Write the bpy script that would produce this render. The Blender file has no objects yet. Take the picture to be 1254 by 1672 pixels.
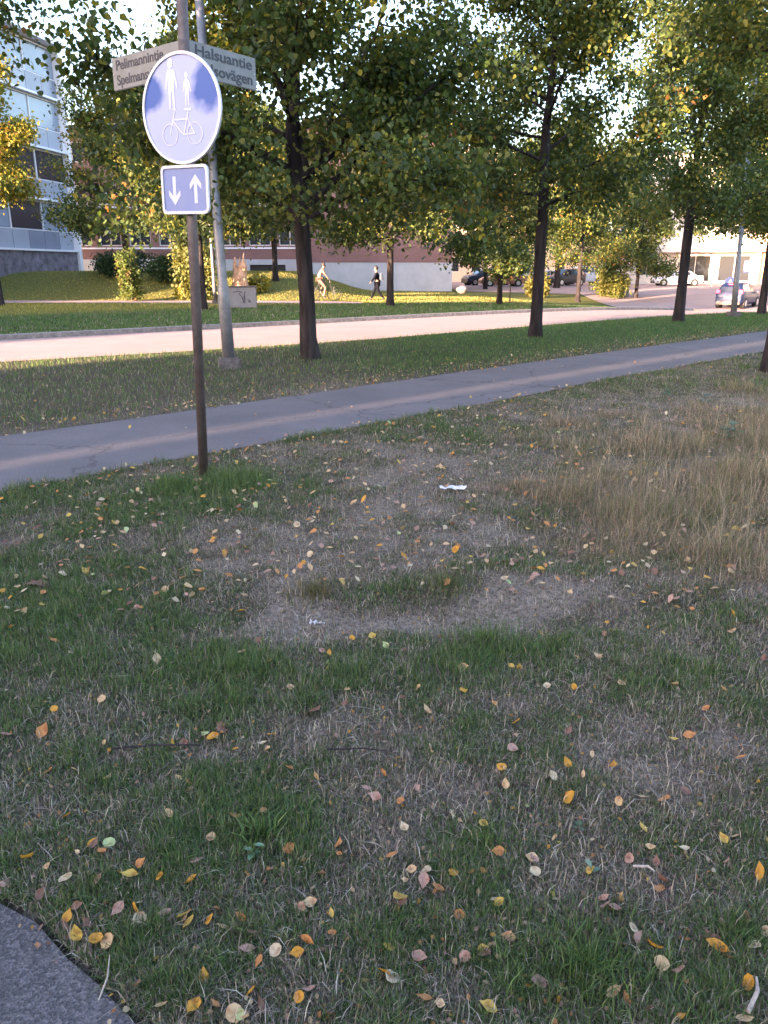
import bpy, bmesh, math, random
import numpy as np
from mathutils import Vector, Matrix
R = math.radians
S = bpy.context.scene
COL = S.collection

# ------------------------------------------------------------------ camera, sky, sun, exposure
CAMH = 1.5; PITCH = R(17.5); FPX = 1256.0
cam = bpy.data.cameras.new('camera'); camo = bpy.data.objects.new('camera', cam); COL.objects.link(camo)
camo.location = (0, 0, CAMH); camo.rotation_euler = (R(90)-PITCH, 0, 0)
cam.sensor_fit = 'HORIZONTAL'; cam.sensor_width = 36; cam.lens = 36*FPX/1254; cam.clip_start = .05; cam.clip_end = 2500
S.camera = camo
SUN_AZ = R(226); SUN_EL = R(9)            # where the sun stands: behind and to the left, low, in line with the street
W = bpy.data.worlds.new('World'); S.world = W; W.use_nodes = True
nt = W.node_tree; bg = nt.nodes['Background']
sky = nt.nodes.new('ShaderNodeTexSky'); sky.sky_type = 'NISHITA'; sky.sun_disc = False
sky.sun_elevation = SUN_EL; sky.sun_rotation = SUN_AZ; sky.air_density = 1.0; sky.dust_density = 2.5; sky.ozone_density = 2.0
tint = nt.nodes.new('ShaderNodeMixRGB'); tint.blend_type = 'MULTIPLY'; tint.inputs[0].default_value = 1; tint.inputs[2].default_value = (1.11, .96, .935, 1)
nt.links.new(sky.outputs[0], tint.inputs[1]); nt.links.new(tint.outputs[0], bg.inputs[0]); bg.inputs[1].default_value = 0.15
sl = bpy.data.lights.new('sun', 'SUN'); so = bpy.data.objects.new('sun', sl); COL.objects.link(so)
sl.energy = 5.0; sl.angle = R(.55); sl.color = (1, .66, .44)
d = Vector((-math.sin(SUN_AZ)*math.cos(SUN_EL), -math.cos(SUN_AZ)*math.cos(SUN_EL), -math.sin(SUN_EL)))
so.rotation_euler = d.to_track_quat('-Z', 'Y').to_euler(); so.location = (-30, -30, 30)
S.view_settings.view_transform = 'Standard'; S.view_settings.look = 'None'
S.view_settings.exposure = 3.35; S.view_settings.gamma = 1
S.cycles.max_bounces = 5; S.cycles.diffuse_bounces = 3; S.cycles.transmission_bounces = 4; S.cycles.transparent_max_bounces = 4
rng = np.random.default_rng(7); random.seed(7)

# ------------------------------------------------------------------ ground plan
PHI = R(45.5); UX, UY = math.sin(PHI), math.cos(PHI)       # u runs along the street, n across it (away from the camera)
def un(x, y): return x*UX+y*UY, -x*UY+y*UX
def xy(u, n): return u*UX-n*UY, u*UY+n*UX
def sstep(t): t = np.clip(t, 0, 1); return t*t*(3-2*t)
def _h(ix, iy, s):
    v = (ix.astype(np.int64)*374761393+iy.astype(np.int64)*668265263+s*1442695041) & 0xffffffff
    v = ((v ^ (v >> 13))*1274126177) & 0xffffffff
    return ((v ^ (v >> 16)) & 0xffff)/65535.0
def vn(x, y, s=0):
    x = np.asarray(x, float); y = np.asarray(y, float)
    ix = np.floor(x); iy = np.floor(y); fx = x-ix; fy = y-iy; fx = fx*fx*(3-2*fx); fy = fy*fy*(3-2*fy)
    a = _h(ix, iy, s); b = _h(ix+1, iy, s); c = _h(ix, iy+1, s); e = _h(ix+1, iy+1, s)
    return (a*(1-fx)+b*fx)*(1-fy)+(c*(1-fx)+e*fx)*fy
def fbm(x, y, s=0, o=3):
    r = 0; a = .5; t = 0
    for k in range(o): r = r+a*vn(x*2**k, y*2**k, s+k*17); t += a; a *= .5
    return r/t
def H(x, y):
    x = np.asarray(x, float); y = np.asarray(y, float)
    mound = 1.35*sstep((y-40.5)/8.5)*(1-sstep((x+6.8)/6.3))
    dip = -.95*np.exp(-((x-22.0)**2+(y-50)**2)/(2*10.5**2))
    return mound+dip
def Hf(x, y): return float(H(x, y))
def near_edge(u): return np.interp(u, [-60, 4.6, 8.1, 12.4, 200], [17.0, 14.0, 13.3, 12.8, 12.6])
def far_edge(u): return np.interp(u, [-60, 5.8, 15, 30, 38, 200], [20.0, 18.4, 17.7, 17.2, 17.3, 17.5])
PN0, PN1 = 5.62, 7.62
def path_edges(u): return PN0+.12*(vn(u*.5, u*0, 3)-.5), PN1+.12*(vn(u*.5, u*0, 9)-.5)
def ray(px, py):
    v = py-836.0; l = px-627.0
    return np.array([l, FPX*math.cos(PITCH)-v*math.sin(PITCH), -(FPX*math.sin(PITCH)+v*math.cos(PITCH))])
def G(px, py):                                            # where a sight line meets the terrain
    r = ray(px, py); r = r/r[1]; z = 0
    t = .3
    while t < 150:
        dt = .01*max(t, 1)
        if CAMH+r[2]*(t+dt) < Hf(r[0]*(t+dt), t+dt):
            a, b = t, t+dt
            for k in range(20):
                m = (a+b)/2
                if CAMH+r[2]*m < Hf(r[0]*m, m): b = m
                else: a = m
            t = b; break
        t += dt
    return r[0]*t, t
def AT(px, py, D):                                        # point of a sight line at ground distance D
    r = ray(px, py); r = r/r[1]*D; return Vector((r[0], D, CAMH+r[2]))
def topix(x, y, z):
    x = np.asarray(x, float); dz = z-CAMH
    dc = y*math.cos(PITCH)-dz*math.sin(PITCH); up = y*math.sin(PITCH)+dz*math.cos(PITCH)
    dc = np.maximum(dc, .01)
    return 627+FPX*x/dc, 836-FPX*up/dc
# the paved corner at the photographer's feet
CORNER = [(0, 1478), (60, 1510), (110, 1568), (160, 1610), (235, 1690)]
cpts = [G(*p) for p in CORNER]
def in_corner(x, y, grow=0.0):
    cx = np.array([p[0] for p in cpts]); cy = np.array([p[1] for p in cpts])
    return (y < np.interp(x, cx, cy)+grow) & (x < cx[-1]+grow) & (x > -60)
def in_road(x, y, g=0.0):
    u, n = un(x, y)
    junc = (u > 37) & (n > 12.6-g) & ((n < 17.5) | (u > 40+.25*(n-17)))& (y < 74)
    return ((n > near_edge(u)-g) & (n < far_edge(u)+g)) | junc
def in_path(x, y, g=0.0):
    u, n = un(x, y); a, b = path_edges(u)
    return (n > a-g) & (n < b+g)
def fp_line(x): return np.interp(x, [-60, -2, 4, 9, 14, 30], [38.5, 38.9, 38.2, 40.0, 47.5, 72])
def in_farpath(x, y, g=0.0): return (np.abs(y-fp_line(x)) < 1.75+g) & (x < -1)
def in_lot(x, y): return (y > 63+0*x) & (x > 5.8)
def paved(x, y, g=0.0): return in_road(x, y, g) | in_path(x, y, g) | in_farpath(x, y, g) | in_corner(x, y, g) | in_lot(x, y)

# colour map of the lawn: 0 lush green .. 1 dry straw / bare, drawn as patches where the lawn wears them
BLOBS = [(120,985,170,75,-.5),(385,1110,120,70,-.6),(60,790,170,38,-.45),(370,800,110,45,-.55),(770,1052,120,26,-.6),(425,1372,60,34,-.55),
 (790,1375,80,40,-.35),(960,1590,150,70,-.45),(150,1300,190,110,-.3),(220,850,130,50,-.3),(700,1090,300,28,-.25),(560,1400,120,60,-.15),(1040,1130,60,30,-.3),
 (1180,1340,80,60,-.1),(300,1500,200,100,-.2),(620,700,260,22,-.2),(1020,642,90,22,-.4),(40,1060,110,60,-.3),
 (640,870,230,90,.45),(640,1013,250,22,1.5),(860,985,120,18,.8),(60,865,70,24,.5),(455,945,90,45,.55),(1010,1225,170,60,.55),(620,1200,120,40,.35),(560,1165,90,30,.45),
 (1060,960,190,50,.4),(1130,1060,120,40,.3),(1080,1420,150,50,.3),(900,1300,140,70,.25),(330,1220,90,20,.3),(820,1140,60,20,.5),(700,1320,120,40,.25),(900,760,90,60,.3),
 (1150,740,160,110,.35),(1050,650,150,30,.2),(700,770,200,45,.25),(1150,1180,100,50,.25),(400,880,60,26,.3)]
def dryness(x, y):
    z = 0*x; px, py = topix(x, y, z)
    d = .46+.8*(fbm(x*2.1, y*2.1, 5)-.5)+1.0*(fbm(x*7, y*7, 11)-.5)
    # cheap warp so the patches have ragged edges
    qx = px+ (fbm(x*2.3, y*2.3, 31)-.5)*130; qy = py+(fbm(x*2.3, y*2.3, 37)-.5)*70
    near = sstep((11.5-y)/3)
    for cx, cy, rx, ry, w in BLOBS:
        e = ((qx-cx)/rx)**2+((qy-cy)/ry)**2
        d = d+near*w*.72*np.exp(-e*.9)
    u, n = un(x, y)
    verge = (n > PN1) & (n < 13.6)
    lush = sstep((x+1.2)/2.5)
    d = np.where(verge, .40-.32*lush+.35*(fbm(x*1.1, y*1.1, 77)-.5)+.30*np.exp(-((n-PN1)/.7)**2), d)
    d = np.where(n > 17, .28+.3*(fbm(x*.5, y*.5, 78)-.5), d)
    return np.clip(d, 0, 1)
def tallness(x, y):                                      # the unmown dry stand on the right
    px, py = topix(x, y, 0)
    q = (fbm(x*1.7, y*1.7, 91)-.5)
    e = ((px-1160)/370)**2+((py-805)/(190))**2+q*1.7
    return np.where((y < 12) & (py > 600), sstep((1.0-e)/.9), 0.0)
def micro(x, y):
    m = .035*(fbm(x*1.3, y*1.3, 41)-.5)+.028*(fbm(x*5, y*5, 43)-.5)
    px, py = topix(x, y, 0)
    m = m+.05*np.exp(-((py-955)/38)**2)*(px > 300)*np.exp(-((px-820)/420)**2)-.035*np.exp(-((py-1012)/24)**2)*np.exp(-((px-720)/330)**2)
    return m*sstep((14-y)/3)
def edge_fade(x, y):                                      # 0 under paving, 1 a hand away from it
    a = np.where(paved(x, y, .02), 0.0, 1.0); b = np.where(paved(x, y, .15), 0.0, 1.0)
    return .5*a+.5*b
def Zg(x, y):
    e = edge_fade(x, y)
    return H(x, y)-.03*(1-np.where(paved(x, y, .02), 0, 1.0))+micro(x, y)*e

# ------------------------------------------------------------------ object helpers
def tag(o, label=None, cat=None, group=None, kind=None):
    if label: o['label'] = label
    if cat: o['category'] = cat
    if group: o['group'] = group
    if kind: o['kind'] = kind
    return o
def empty(name, loc, rz=0, label=None, cat=None, group=None):
    o = bpy.data.objects.new(name, None); COL.objects.link(o); o.location = loc; o.rotation_euler = (0, 0, rz); o.empty_display_size = .2
    return tag(o, label, cat, group)
def link(name, me, mat=None, parent=None):
    o = bpy.data.objects.new(name, me); COL.objects.link(o)
    if mat: me.materials.append(mat)
    if parent: o.parent = parent
    return o
def copy_tree(o, parent=None):
    c = o.copy(); COL.objects.link(c); c.parent = parent
    for ch in list(o.children): copy_tree(ch, c)
    return c
class MB:
    def __init__(s): s.v = []; s.f = []
    def add(s, vs, fs):
        b = len(s.v); s.v += [tuple(v) for v in vs]; s.f += [tuple(i+b for i in f) for f in fs]; return s
    def box(s, c, sz, rz=0, bev=0):
        bm = bmesh.new(); bmesh.ops.create_cube(bm, size=1)
        bmesh.ops.scale(bm, vec=sz, verts=bm.verts)
        if bev: bmesh.ops.bevel(bm, geom=list(bm.edges), offset=bev, segments=2, affect='EDGES')
        if rz: bmesh.ops.rotate(bm, cent=(0,0,0), matrix=Matrix.Rotation(rz, 3, 'Z'), verts=bm.verts)
        bmesh.ops.translate(bm, vec=c, verts=bm.verts); bm.verts.index_update()
        s.add([v.co[:] for v in bm.verts], [[v.index for v in f.verts] for f in bm.faces]); bm.free(); return s
    def tube(s, pts, rad, n=10, caps=True, jit=0):
        pts = [Vector(p) for p in pts]; rings = []
        for i, p in enumerate(pts):
            t = (pts[min(i+1, len(pts)-1)]-pts[max(i-1, 0)]).normalized()
            a = t.cross(Vector((0.13, 1, .07))).normalized(); b = t.cross(a)
            r = rad[i] if hasattr(rad, '__len__') else rad
            rings.append([p+(a*math.cos(2*math.pi*k/n)+b*math.sin(2*math.pi*k/n))*r*(1+jit*(random.random()-.5)) for k in range(n)])
        vs = [v for r in rings for v in r]; fs = []
        for i in range(len(rings)-1):
            for k in range(n): fs.append((i*n+k, i*n+(k+1) % n, (i+1)*n+(k+1) % n, (i+1)*n+k))
        if caps: fs.append(tuple(range(n))[::-1]); fs.append(tuple((len(rings)-1)*n+k for k in range(n)))
        return s.add(vs, fs)
    def prism(s, poly, depth, M=None):                  # poly in local xz, thickness along y
        n = len(poly); M = M or Matrix()
        vs = [M @ Vector((x, -depth/2, z)) for x, z in poly]+[M @ Vector((x, depth/2, z)) for x, z in poly]
        fs = [tuple(range(n)), tuple(range(2*n-1, n-1, -1))]+[(i, i+n, (i+1) % n+n, (i+1) % n) for i in range(n)]
        return s.add(vs, fs)
    def build(s, name, mat=None, parent=None, smooth=False, loc=None):
        me = bpy.data.meshes.new(name); me.from_pydata(s.v, [], s.f); me.validate(); me.update()
        bm = bmesh.new(); bm.from_mesh(me); bmesh.ops.recalc_face_normals(bm, faces=bm.faces); bm.to_mesh(me); bm.free()
        if smooth: me.shade_smooth()
        o = link(name, me, mat, parent)
        if loc: o.location = loc
        return o
def np_mesh(name, verts, faces_flat, loop_tot, colors=None, normals=None):
    me = bpy.data.meshes.new(name); nv = len(verts); nf = len(loop_tot)
    me.vertices.add(nv); me.vertices.foreach_set('co', np.ascontiguousarray(verts, np.float32).ravel())
    me.loops.add(len(faces_flat)); me.loops.foreach_set('vertex_index', np.ascontiguousarray(faces_flat, np.int32))
    me.polygons.add(nf); st = np.concatenate([[0], np.cumsum(loop_tot)[:-1]]).astype(np.int32)
    me.polygons.foreach_set('loop_start', st)
    try: me.polygons.foreach_set('loop_total', np.ascontiguousarray(loop_tot, np.int32))
    except Exception: pass
    if colors is not None:
        ca = me.color_attributes.new('tone', 'FLOAT_COLOR', 'POINT')
        c4 = np.ones((nv, 4), np.float32); c4[:, :3] = colors; ca.data.foreach_set('color', c4.ravel())
    me.update(calc_edges=True); return me

# ------------------------------------------------------------------ materials
def mat(name, col, rough=.7, metal=0, spec=.5, noise=0, nscale=5, bump=0, bscale=30, col2=None, emit=None, coat=0):
    m = bpy.data.materials.new(name); m.use_nodes = True; t = m.node_tree; p = t.nodes['Principled BSDF']
    p.inputs['Base Color'].default_value = (*col, 1); p.inputs['Roughness'].default_value = rough; p.inputs['Metallic'].default_value = metal
    p.inputs['Specular IOR Level'].default_value = spec
    if coat: p.inputs['Coat Weight'].default_value = coat
    if emit: p.inputs['Emission Color'].default_value = (*emit[0], 1); p.inputs['Emission Strength'].default_value = emit[1]
    co = t.nodes.new('ShaderNodeTexCoord')
    if noise or col2:
        nz = t.nodes.new('ShaderNodeTexNoise'); nz.inputs['Scale'].default_value = nscale; nz.inputs['Detail'].default_value = 6; nz.inputs['Roughness'].default_value = .65
        t.links.new(co.outputs['Object'], nz.inputs['Vector'])
        rp = t.nodes.new('ShaderNodeValToRGB'); t.links.new(nz.outputs['Fac'], rp.inputs['Fac'])
        c2 = col2 or tuple(c*(1-noise) for c in col); c1 = col if col2 else tuple(min(c*(1+noise), 1) for c in col)
        rp.color_ramp.elements[0].position = .35; rp.color_ramp.elements[1].position = .65
        rp.color_ramp.elements[0].color = (*c2, 1); rp.color_ramp.elements[1].color = (*c1, 1)
        t.links.new(rp.outputs['Color'], p.inputs['Base Color'])
    if bump:
        nb = t.nodes.new('ShaderNodeTexNoise'); nb.inputs['Scale'].default_value = bscale; nb.inputs['Detail'].default_value = 5
        t.links.new(co.outputs['Object'], nb.inputs['Vector'])
        b = t.nodes.new('ShaderNodeBump'); b.inputs['Strength'].default_value = bump; b.inputs['Distance'].default_value = .02
        t.links.new(nb.outputs['Fac'], b.inputs['Height']); t.links.new(b.outputs['Normal'], p.inputs['Normal'])
    return m
def tone_mat(name, rough=.6, transl=.35, spec=.25, mult=1.0):
    m = bpy.data.materials.new(name); m.use_nodes = True; t = m.node_tree; p = t.nodes['Principled BSDF']; out = t.nodes['Material Output']
    a = t.nodes.new('ShaderNodeAttribute'); a.attribute_name = 'tone'
    p.inputs['Roughness'].default_value = rough; p.inputs['Specular IOR Level'].default_value = spec
    t.links.new(a.outputs['Color'], p.inputs['Base Color'])
    if transl:
        tr = t.nodes.new('ShaderNodeBsdfTranslucent'); mx = t.nodes.new('ShaderNodeMixShader'); mx.inputs[0].default_value = transl
        mc = t.nodes.new('ShaderNodeMixRGB'); mc.blend_type = 'MULTIPLY'; mc.inputs[0].default_value = 1; mc.inputs[2].default_value = (1.25, 1.15, .55, 1)
        t.links.new(a.outputs['Color'], mc.inputs[1]); t.links.new(mc.outputs[0], tr.inputs['Color'])
        t.links.new(p.outputs[0], mx.inputs[1]); t.links.new(tr.outputs[0], mx.inputs[2]); t.links.new(mx.outputs[0], out.inputs['Surface'])
    return m
def asphalt_mat(name, c1, c2, crack=True, speck=.5):
    m = bpy.data.materials.new(name); m.use_nodes = True; t = m.node_tree; p = t.nodes['Principled BSDF']; p.inputs['Roughness'].default_value = .92
    p.inputs['Specular IOR Level'].default_value = .2
    co = t.nodes.new('ShaderNodeTexCoord')
    def nz(sc, det=6, rough=.6):
        n = t.nodes.new('ShaderNodeTexNoise'); n.inputs['Scale'].default_value = sc; n.inputs['Detail'].default_value = det; n.inputs['Roughness'].default_value = rough
        t.links.new(co.outputs['Object'], n.inputs['Vector']); return n
    a = nz(.9); rp = t.nodes.new('ShaderNodeValToRGB'); t.links.new(a.outputs['Fac'], rp.inputs['Fac'])
    rp.color_ramp.elements[0].position = .3; rp.color_ramp.elements[1].position = .7
    rp.color_ramp.elements[0].color = (*c2, 1); rp.color_ramp.elements[1].color = (*c1, 1)
    s = nz(160, 3, .8); r2 = t.nodes.new('ShaderNodeValToRGB'); t.links.new(s.outputs['Fac'], r2.inputs['Fac'])
    r2.color_ramp.elements[0].position = .35; r2.color_ramp.elements[1].position = .7
    r2.color_ramp.elements[0].color = (1-speck, 1-speck, 1-speck, 1); r2.color_ramp.elements[1].color = (1+speck*.8, 1+speck*.8, 1+speck*.8, 1)
    mx = t.nodes.new('ShaderNodeMixRGB'); mx.blend_type = 'MULTIPLY'; mx.inputs[0].default_value = 1
    t.links.new(rp.outputs[0], mx.inputs[1]); t.links.new(r2.outputs[0], mx.inputs[2]); last = mx
    if crack:
        v = t.nodes.new('ShaderNodeTexVoronoi'); v.feature = 'DISTANCE_TO_EDGE'; v.inputs['Scale'].default_value = .35
        n2 = nz(2.5); ad = t.nodes.new('ShaderNodeMixRGB'); ad.blend_type = 'ADD'; ad.inputs[0].default_value = .5
        t.links.new(co.outputs['Object'], ad.inputs[1]); t.links.new(n2.outputs['Color'], ad.inputs[2]); t.links.new(ad.outputs[0], v.inputs['Vector'])
        r3 = t.nodes.new('ShaderNodeValToRGB'); t.links.new(v.outputs['Distance'], r3.inputs['Fac'])
        r3.color_ramp.elements[0].position = .0; r3.color_ramp.elements[1].position = .008
        r3.color_ramp.elements[0].color = (.55, .55, .55, 1); r3.color_ramp.elements[1].color = (1, 1, 1, 1)
        m3 = t.nodes.new('ShaderNodeMixRGB'); m3.blend_type = 'MULTIPLY'; m3.inputs[0].default_value = .8
        t.links.new(last.outputs[0], m3.inputs[1]); t.links.new(r3.outputs[0], m3.inputs[2]); last = m3
    t.links.new(last.outputs[0], p.inputs['Base Color'])
    b = t.nodes.new('ShaderNodeBump'); b.inputs['Strength'].default_value = .6; b.inputs['Distance'].default_value = .01
    t.links.new(s.outputs['Fac'], b.inputs['Height']); t.links.new(b.outputs['Normal'], p.inputs['Normal'])
    return m
def brick_mat(name, c1, c2, mortar, sc=1.0):
    m = bpy.data.materials.new(name); m.use_nodes = True; t = m.node_tree; p = t.nodes['Principled BSDF']; p.inputs['Roughness'].default_value = .85
    co = t.nodes.new('ShaderNodeTexCoord'); mp = t.nodes.new('ShaderNodeMapping'); mp.inputs['Rotation'].default_value = (R(90), 0, 0)
    b = t.nodes.new('ShaderNodeTexBrick'); b.inputs['Color1'].default_value = (*c1, 1); b.inputs['Color2'].default_value = (*c2, 1); b.inputs['Mortar'].default_value = (*mortar, 1)
    b.inputs['Scale'].default_value = sc; b.inputs['Brick Width'].default_value = .27; b.inputs['Row Height'].default_value = .085; b.inputs['Mortar Size'].default_value = .012
    t.links.new(co.outputs['Object'], mp.inputs[0]); t.links.new(mp.outputs[0], b.inputs['Vector'])
    n = t.nodes.new('ShaderNodeTexNoise'); n.inputs['Scale'].default_value = .6; n.inputs['Detail'].default_value = 5; t.links.new(co.outputs['Object'], n.inputs[0])
    mx = t.nodes.new('ShaderNodeMixRGB'); mx.blend_type = 'OVERLAY'; mx.inputs[0].default_value = .35
    t.links.new(b.outputs[0], mx.inputs[1]); t.links.new(n.outputs['Fac'], mx.inputs[2]); t.links.new(mx.outputs[0], p.inputs['Base Color'])
    return m
M = {}
M['ground'] = tone_mat('soil_and_thatch', .95, 0, .1)
t = M['ground'].node_tree; p = t.nodes['Principled BSDF']; at = [n for n in t.nodes if n.type == 'ATTRIBUTE'][0]
co = t.nodes.new('ShaderNodeTexCoord'); nz = t.nodes.new('ShaderNodeTexNoise'); nz.inputs['Scale'].default_value = 45; nz.inputs['Detail'].default_value = 8; nz.inputs['Roughness'].default_value = .75
t.links.new(co.outputs['Object'], nz.inputs[0]); rp = t.nodes.new('ShaderNodeValToRGB'); t.links.new(nz.outputs['Fac'], rp.inputs[0])
rp.color_ramp.elements[0].position = .36; rp.color_ramp.elements[1].position = .66; rp.color_ramp.elements[0].color = (.35, .33, .33, 1); rp.color_ramp.elements[1].color = (1.7, 1.65, 1.6, 1)
mx = t.nodes.new('ShaderNodeMixRGB'); mx.blend_type = 'MULTIPLY'; mx.inputs[0].default_value = 1
t.links.new(at.outputs['Color'], mx.inputs[1]); t.links.new(rp.outputs[0], mx.inputs[2]); t.links.new(mx.outputs[0], p.inputs['Base Color'])
bp = t.nodes.new('ShaderNodeBump'); bp.inputs['Strength'].default_value = .8; bp.inputs['Distance'].default_value = .02; t.links.new(nz.outputs['Fac'], bp.inputs['Height']); t.links.new(bp.outputs['Normal'], p.inputs['Normal'])
M['blade'] = tone_mat('grass_blade', .55, .3, .3)
M['leaf'] = tone_mat('foliage', .5, .46, .35)
M['litter'] = tone_mat('fallen_leaf', .6, .2, .3)
M['path'] = asphalt_mat('path_asphalt', (.165, .150, .165), (.125, .116, .128), True, .3)
M['road'] = asphalt_mat('road_asphalt', (.37, .275, .265), (.31, .235, .23), False, .2)
M['corner'] = asphalt_mat('old_asphalt', (.105, .10, .108), (.07, .066, .074), False, .55)
t = M['corner'].node_tree; p = t.nodes['Principled BSDF']; co = [n for n in t.nodes if n.type == 'TEX_COORD'][0]
vo = t.nodes.new('ShaderNodeTexVoronoi'); vo.inputs['Scale'].default_value = 130; t.links.new(co.outputs['Object'], vo.inputs['Vector'])
sx = t.nodes.new('ShaderNodeSeparateColor'); t.links.new(vo.outputs['Color'], sx.inputs[0]); rp = t.nodes.new('ShaderNodeValToRGB'); t.links.new(sx.outputs[0], rp.inputs[0])
rp.color_ramp.elements[0].position = .25; rp.color_ramp.elements[0].color = (.75, .75, .75, 1); rp.color_ramp.elements[1].position = 1; rp.color_ramp.elements[1].color = (1.5, 1.45, 1.4, 1)
mx = t.nodes.new('ShaderNodeMixRGB'); mx.blend_type = 'MULTIPLY'; mx.inputs[0].default_value = 1; src = p.inputs['Base Color'].links[0].from_socket
t.links.new(src, mx.inputs[1]); t.links.new(rp.outputs[0], mx.inputs[2]); t.links.new(mx.outputs[0], p.inputs['Base Color'])
bp = [n for n in t.nodes if n.type == 'BUMP'][0]; bp.inputs['Strength'].default_value = .35; t.links.new(vo.outputs['Distance'], bp.inputs['Height'])
M['bark'] = mat('dark_bark', (.032, .027, .029), .95, noise=.5, nscale=9, bump=.9, bscale=28, spec=.1)
M['bark2'] = mat('grey_brown_bark', (.12, .09, .075), .95, noise=.45, nscale=9, bump=.9, bscale=28, spec=.1)
# vertical bark furrows
for k in ('bark', 'bark2'):
    t = M[k].node_tree; co = [n for n in t.nodes if n.type == 'TEX_COORD'][0]
    mp = t.nodes.new('ShaderNodeMapping'); mp.inputs['Scale'].default_value = (1, 1, .16); t.links.new(co.outputs['Object'], mp.inputs[0])
    for n in t.nodes:
        if n.type == 'TEX_NOISE': t.links.new(mp.outputs[0], n.inputs['Vector'])
M['steel'] = mat('weathered_steel', (.14, .115, .115), .55, .35, noise=.35, nscale=14, bump=.2, bscale=60, col2=(.085, .062, .058))
M['galv'] = mat('galvanised_steel', (.22, .22, .245), .5, .5, noise=.2, nscale=8)
M['concrete'] = mat('concrete', (.30, .29, .29), .9, noise=.25, nscale=5, bump=.3)
M['darkconc'] = mat('dark_concrete', (.10, .09, .095), .95, noise=.35, nscale=12, bump=.5)
M['kerb'] = mat('granite_kerb', (.20, .185, .19), .9, noise=.35, nscale=9, bump=.3)
M['white'] = mat('white_reflective', (.74, .74, .80), .4, noise=.05, nscale=20)
M['rim'] = mat('sign_rim', (.50, .50, .55), .45, .2, noise=.08, nscale=30)
M['backs'] = mat('sign_back', (.38, .38, .40), .5, .5)
M['faded'] = mat('faded_white', (.47, .49, .65), .5, noise=.04, nscale=20)
M['black'] = mat('black', (.012, .012, .014), .5)
M['plate'] = mat('name_plate', (.205, .205, .215), .55, noise=.12, nscale=8, col2=(.16, .16, .155))
M['letter'] = mat('plate_letter', (.035, .035, .05), .6)
M['bluep'] = mat('plate_blue', (.21, .24, .41), .4, spec=.15, noise=.12, nscale=9, col2=(.18, .22, .42))
# the disc: blue film gone chalky and pale, only two patches near the rim keep the deep blue
m = bpy.data.materials.new('disc_blue'); m.use_nodes = True; t = m.node_tree; p = t.nodes['Principled BSDF']; p.inputs['Roughness'].default_value = .4; p.inputs['Specular IOR Level'].default_value = .15
co = t.nodes.new('ShaderNodeTexCoord'); nz = t.nodes.new('ShaderNodeTexNoise'); nz.inputs['Scale'].default_value = 4.5; nz.inputs['Detail'].default_value = 4
t.links.new(co.outputs['Object'], nz.inputs[0])
def blob(cx, cz, r):
    v = t.nodes.new('ShaderNodeVectorMath'); v.operation = 'DISTANCE'; t.links.new(co.outputs['Object'], v.inputs[0]); v.inputs[1].default_value = (cx, 0, cz)
    a = t.nodes.new('ShaderNodeMath'); a.operation = 'DIVIDE'; t.links.new(v.outputs['Value'], a.inputs[0]); a.inputs[1].default_value = r
    b = t.nodes.new('ShaderNodeMath'); b.operation = 'ADD'; t.links.new(a.outputs[0], b.inputs[0])
    s = t.nodes.new('ShaderNodeMath'); s.operation = 'MULTIPLY_ADD'; t.links.new(nz.outputs['Fac'], s.inputs[0]); s.inputs[1].default_value = 1.6; s.inputs[2].default_value = -.8
    t.links.new(s.outputs[0], b.inputs[1]); return b
prev = None
for (cx, cz, r) in ((.255, .13, .19), (-.29, .11, .14)):
    b = blob(cx, cz, r)
    if prev is None: prev = b
    else:
        mn = t.nodes.new('ShaderNodeMath'); mn.operation = 'MINIMUM'; t.links.new(prev.outputs[0], mn.inputs[0]); t.links.new(b.outputs[0], mn.inputs[1]); prev = mn
rp = t.nodes.new('ShaderNodeValToRGB'); t.links.new(prev.outputs[0], rp.inputs[0])
rp.color_ramp.elements[0].position = .62; rp.color_ramp.elements[1].position = 1.12
rp.color_ramp.elements[0].color = (.055, .105, .34, 1); rp.color_ramp.elements[1].color = (.33, .365, .58, 1)
t.links.new(rp.outputs[0], p.inputs['Base Color']); M['disc'] = m
M['brick'] = brick_mat('red_brick', (.24, .10, .095), (.20, .085, .08), (.24, .17, .16))
M['plinth'] = mat('pale_concrete_plinth', (.42, .42, .46), .85, noise=.08, nscale=1.2)
M['stonewall'] = mat('purple_grey_stone', (.16, .14, .17), .85, noise=.5, nscale=2.2, bump=.6, bscale=4)
M['panel'] = mat('pale_grey_panel', (.33, .36, .43), .35, noise=.06, nscale=.7)
M['panel2'] = mat('mid_grey_panel', (.21, .235, .31), .3, noise=.08, nscale=.9)
M['trimw'] = mat('white_trim', (.78, .77, .82), .5)
M['glass'] = mat('dark_window_glass', (.03, .035, .045), .12, spec=.6)
M['cream'] = mat('cream_render', (.70, .52, .38), .85, noise=.07, nscale=.8)
M['shopw'] = mat('white_render', (.72, .64, .58), .8, noise=.05, nscale=.8)
M['shopy'] = mat('yellow_panel', (.74, .56, .33), .7, noise=.05, nscale=1.5)
M['frame'] = mat('window_frame', (.66, .62, .62), .5)
M['wood'] = mat('carved_wood', (.50, .30, .19), .85, noise=.35, nscale=6, bump=.6, bscale=12)
M['box'] = mat('cabinet_grey', (.19, .19, .22), .7, noise=.12, nscale=5)
M['scrawl'] = mat('dark_scrawl', (.045, .045, .07), .6)
M['paper'] = mat('white_paper', (.50, .49, .53), .8, noise=.15, nscale=30)
M['tyre'] = mat('tyre', (.02, .02, .022), .85)
M['alloy'] = mat('wheel_rim', (.45, .45, .48), .35, .7)
M['cglass'] = mat('car_glass', (.03, .035, .05), .08, spec=.7)
M['tail'] = mat('tail_lamp', (.6, .02, .03), .25, emit=((1, .03, .06), 1.6))
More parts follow.
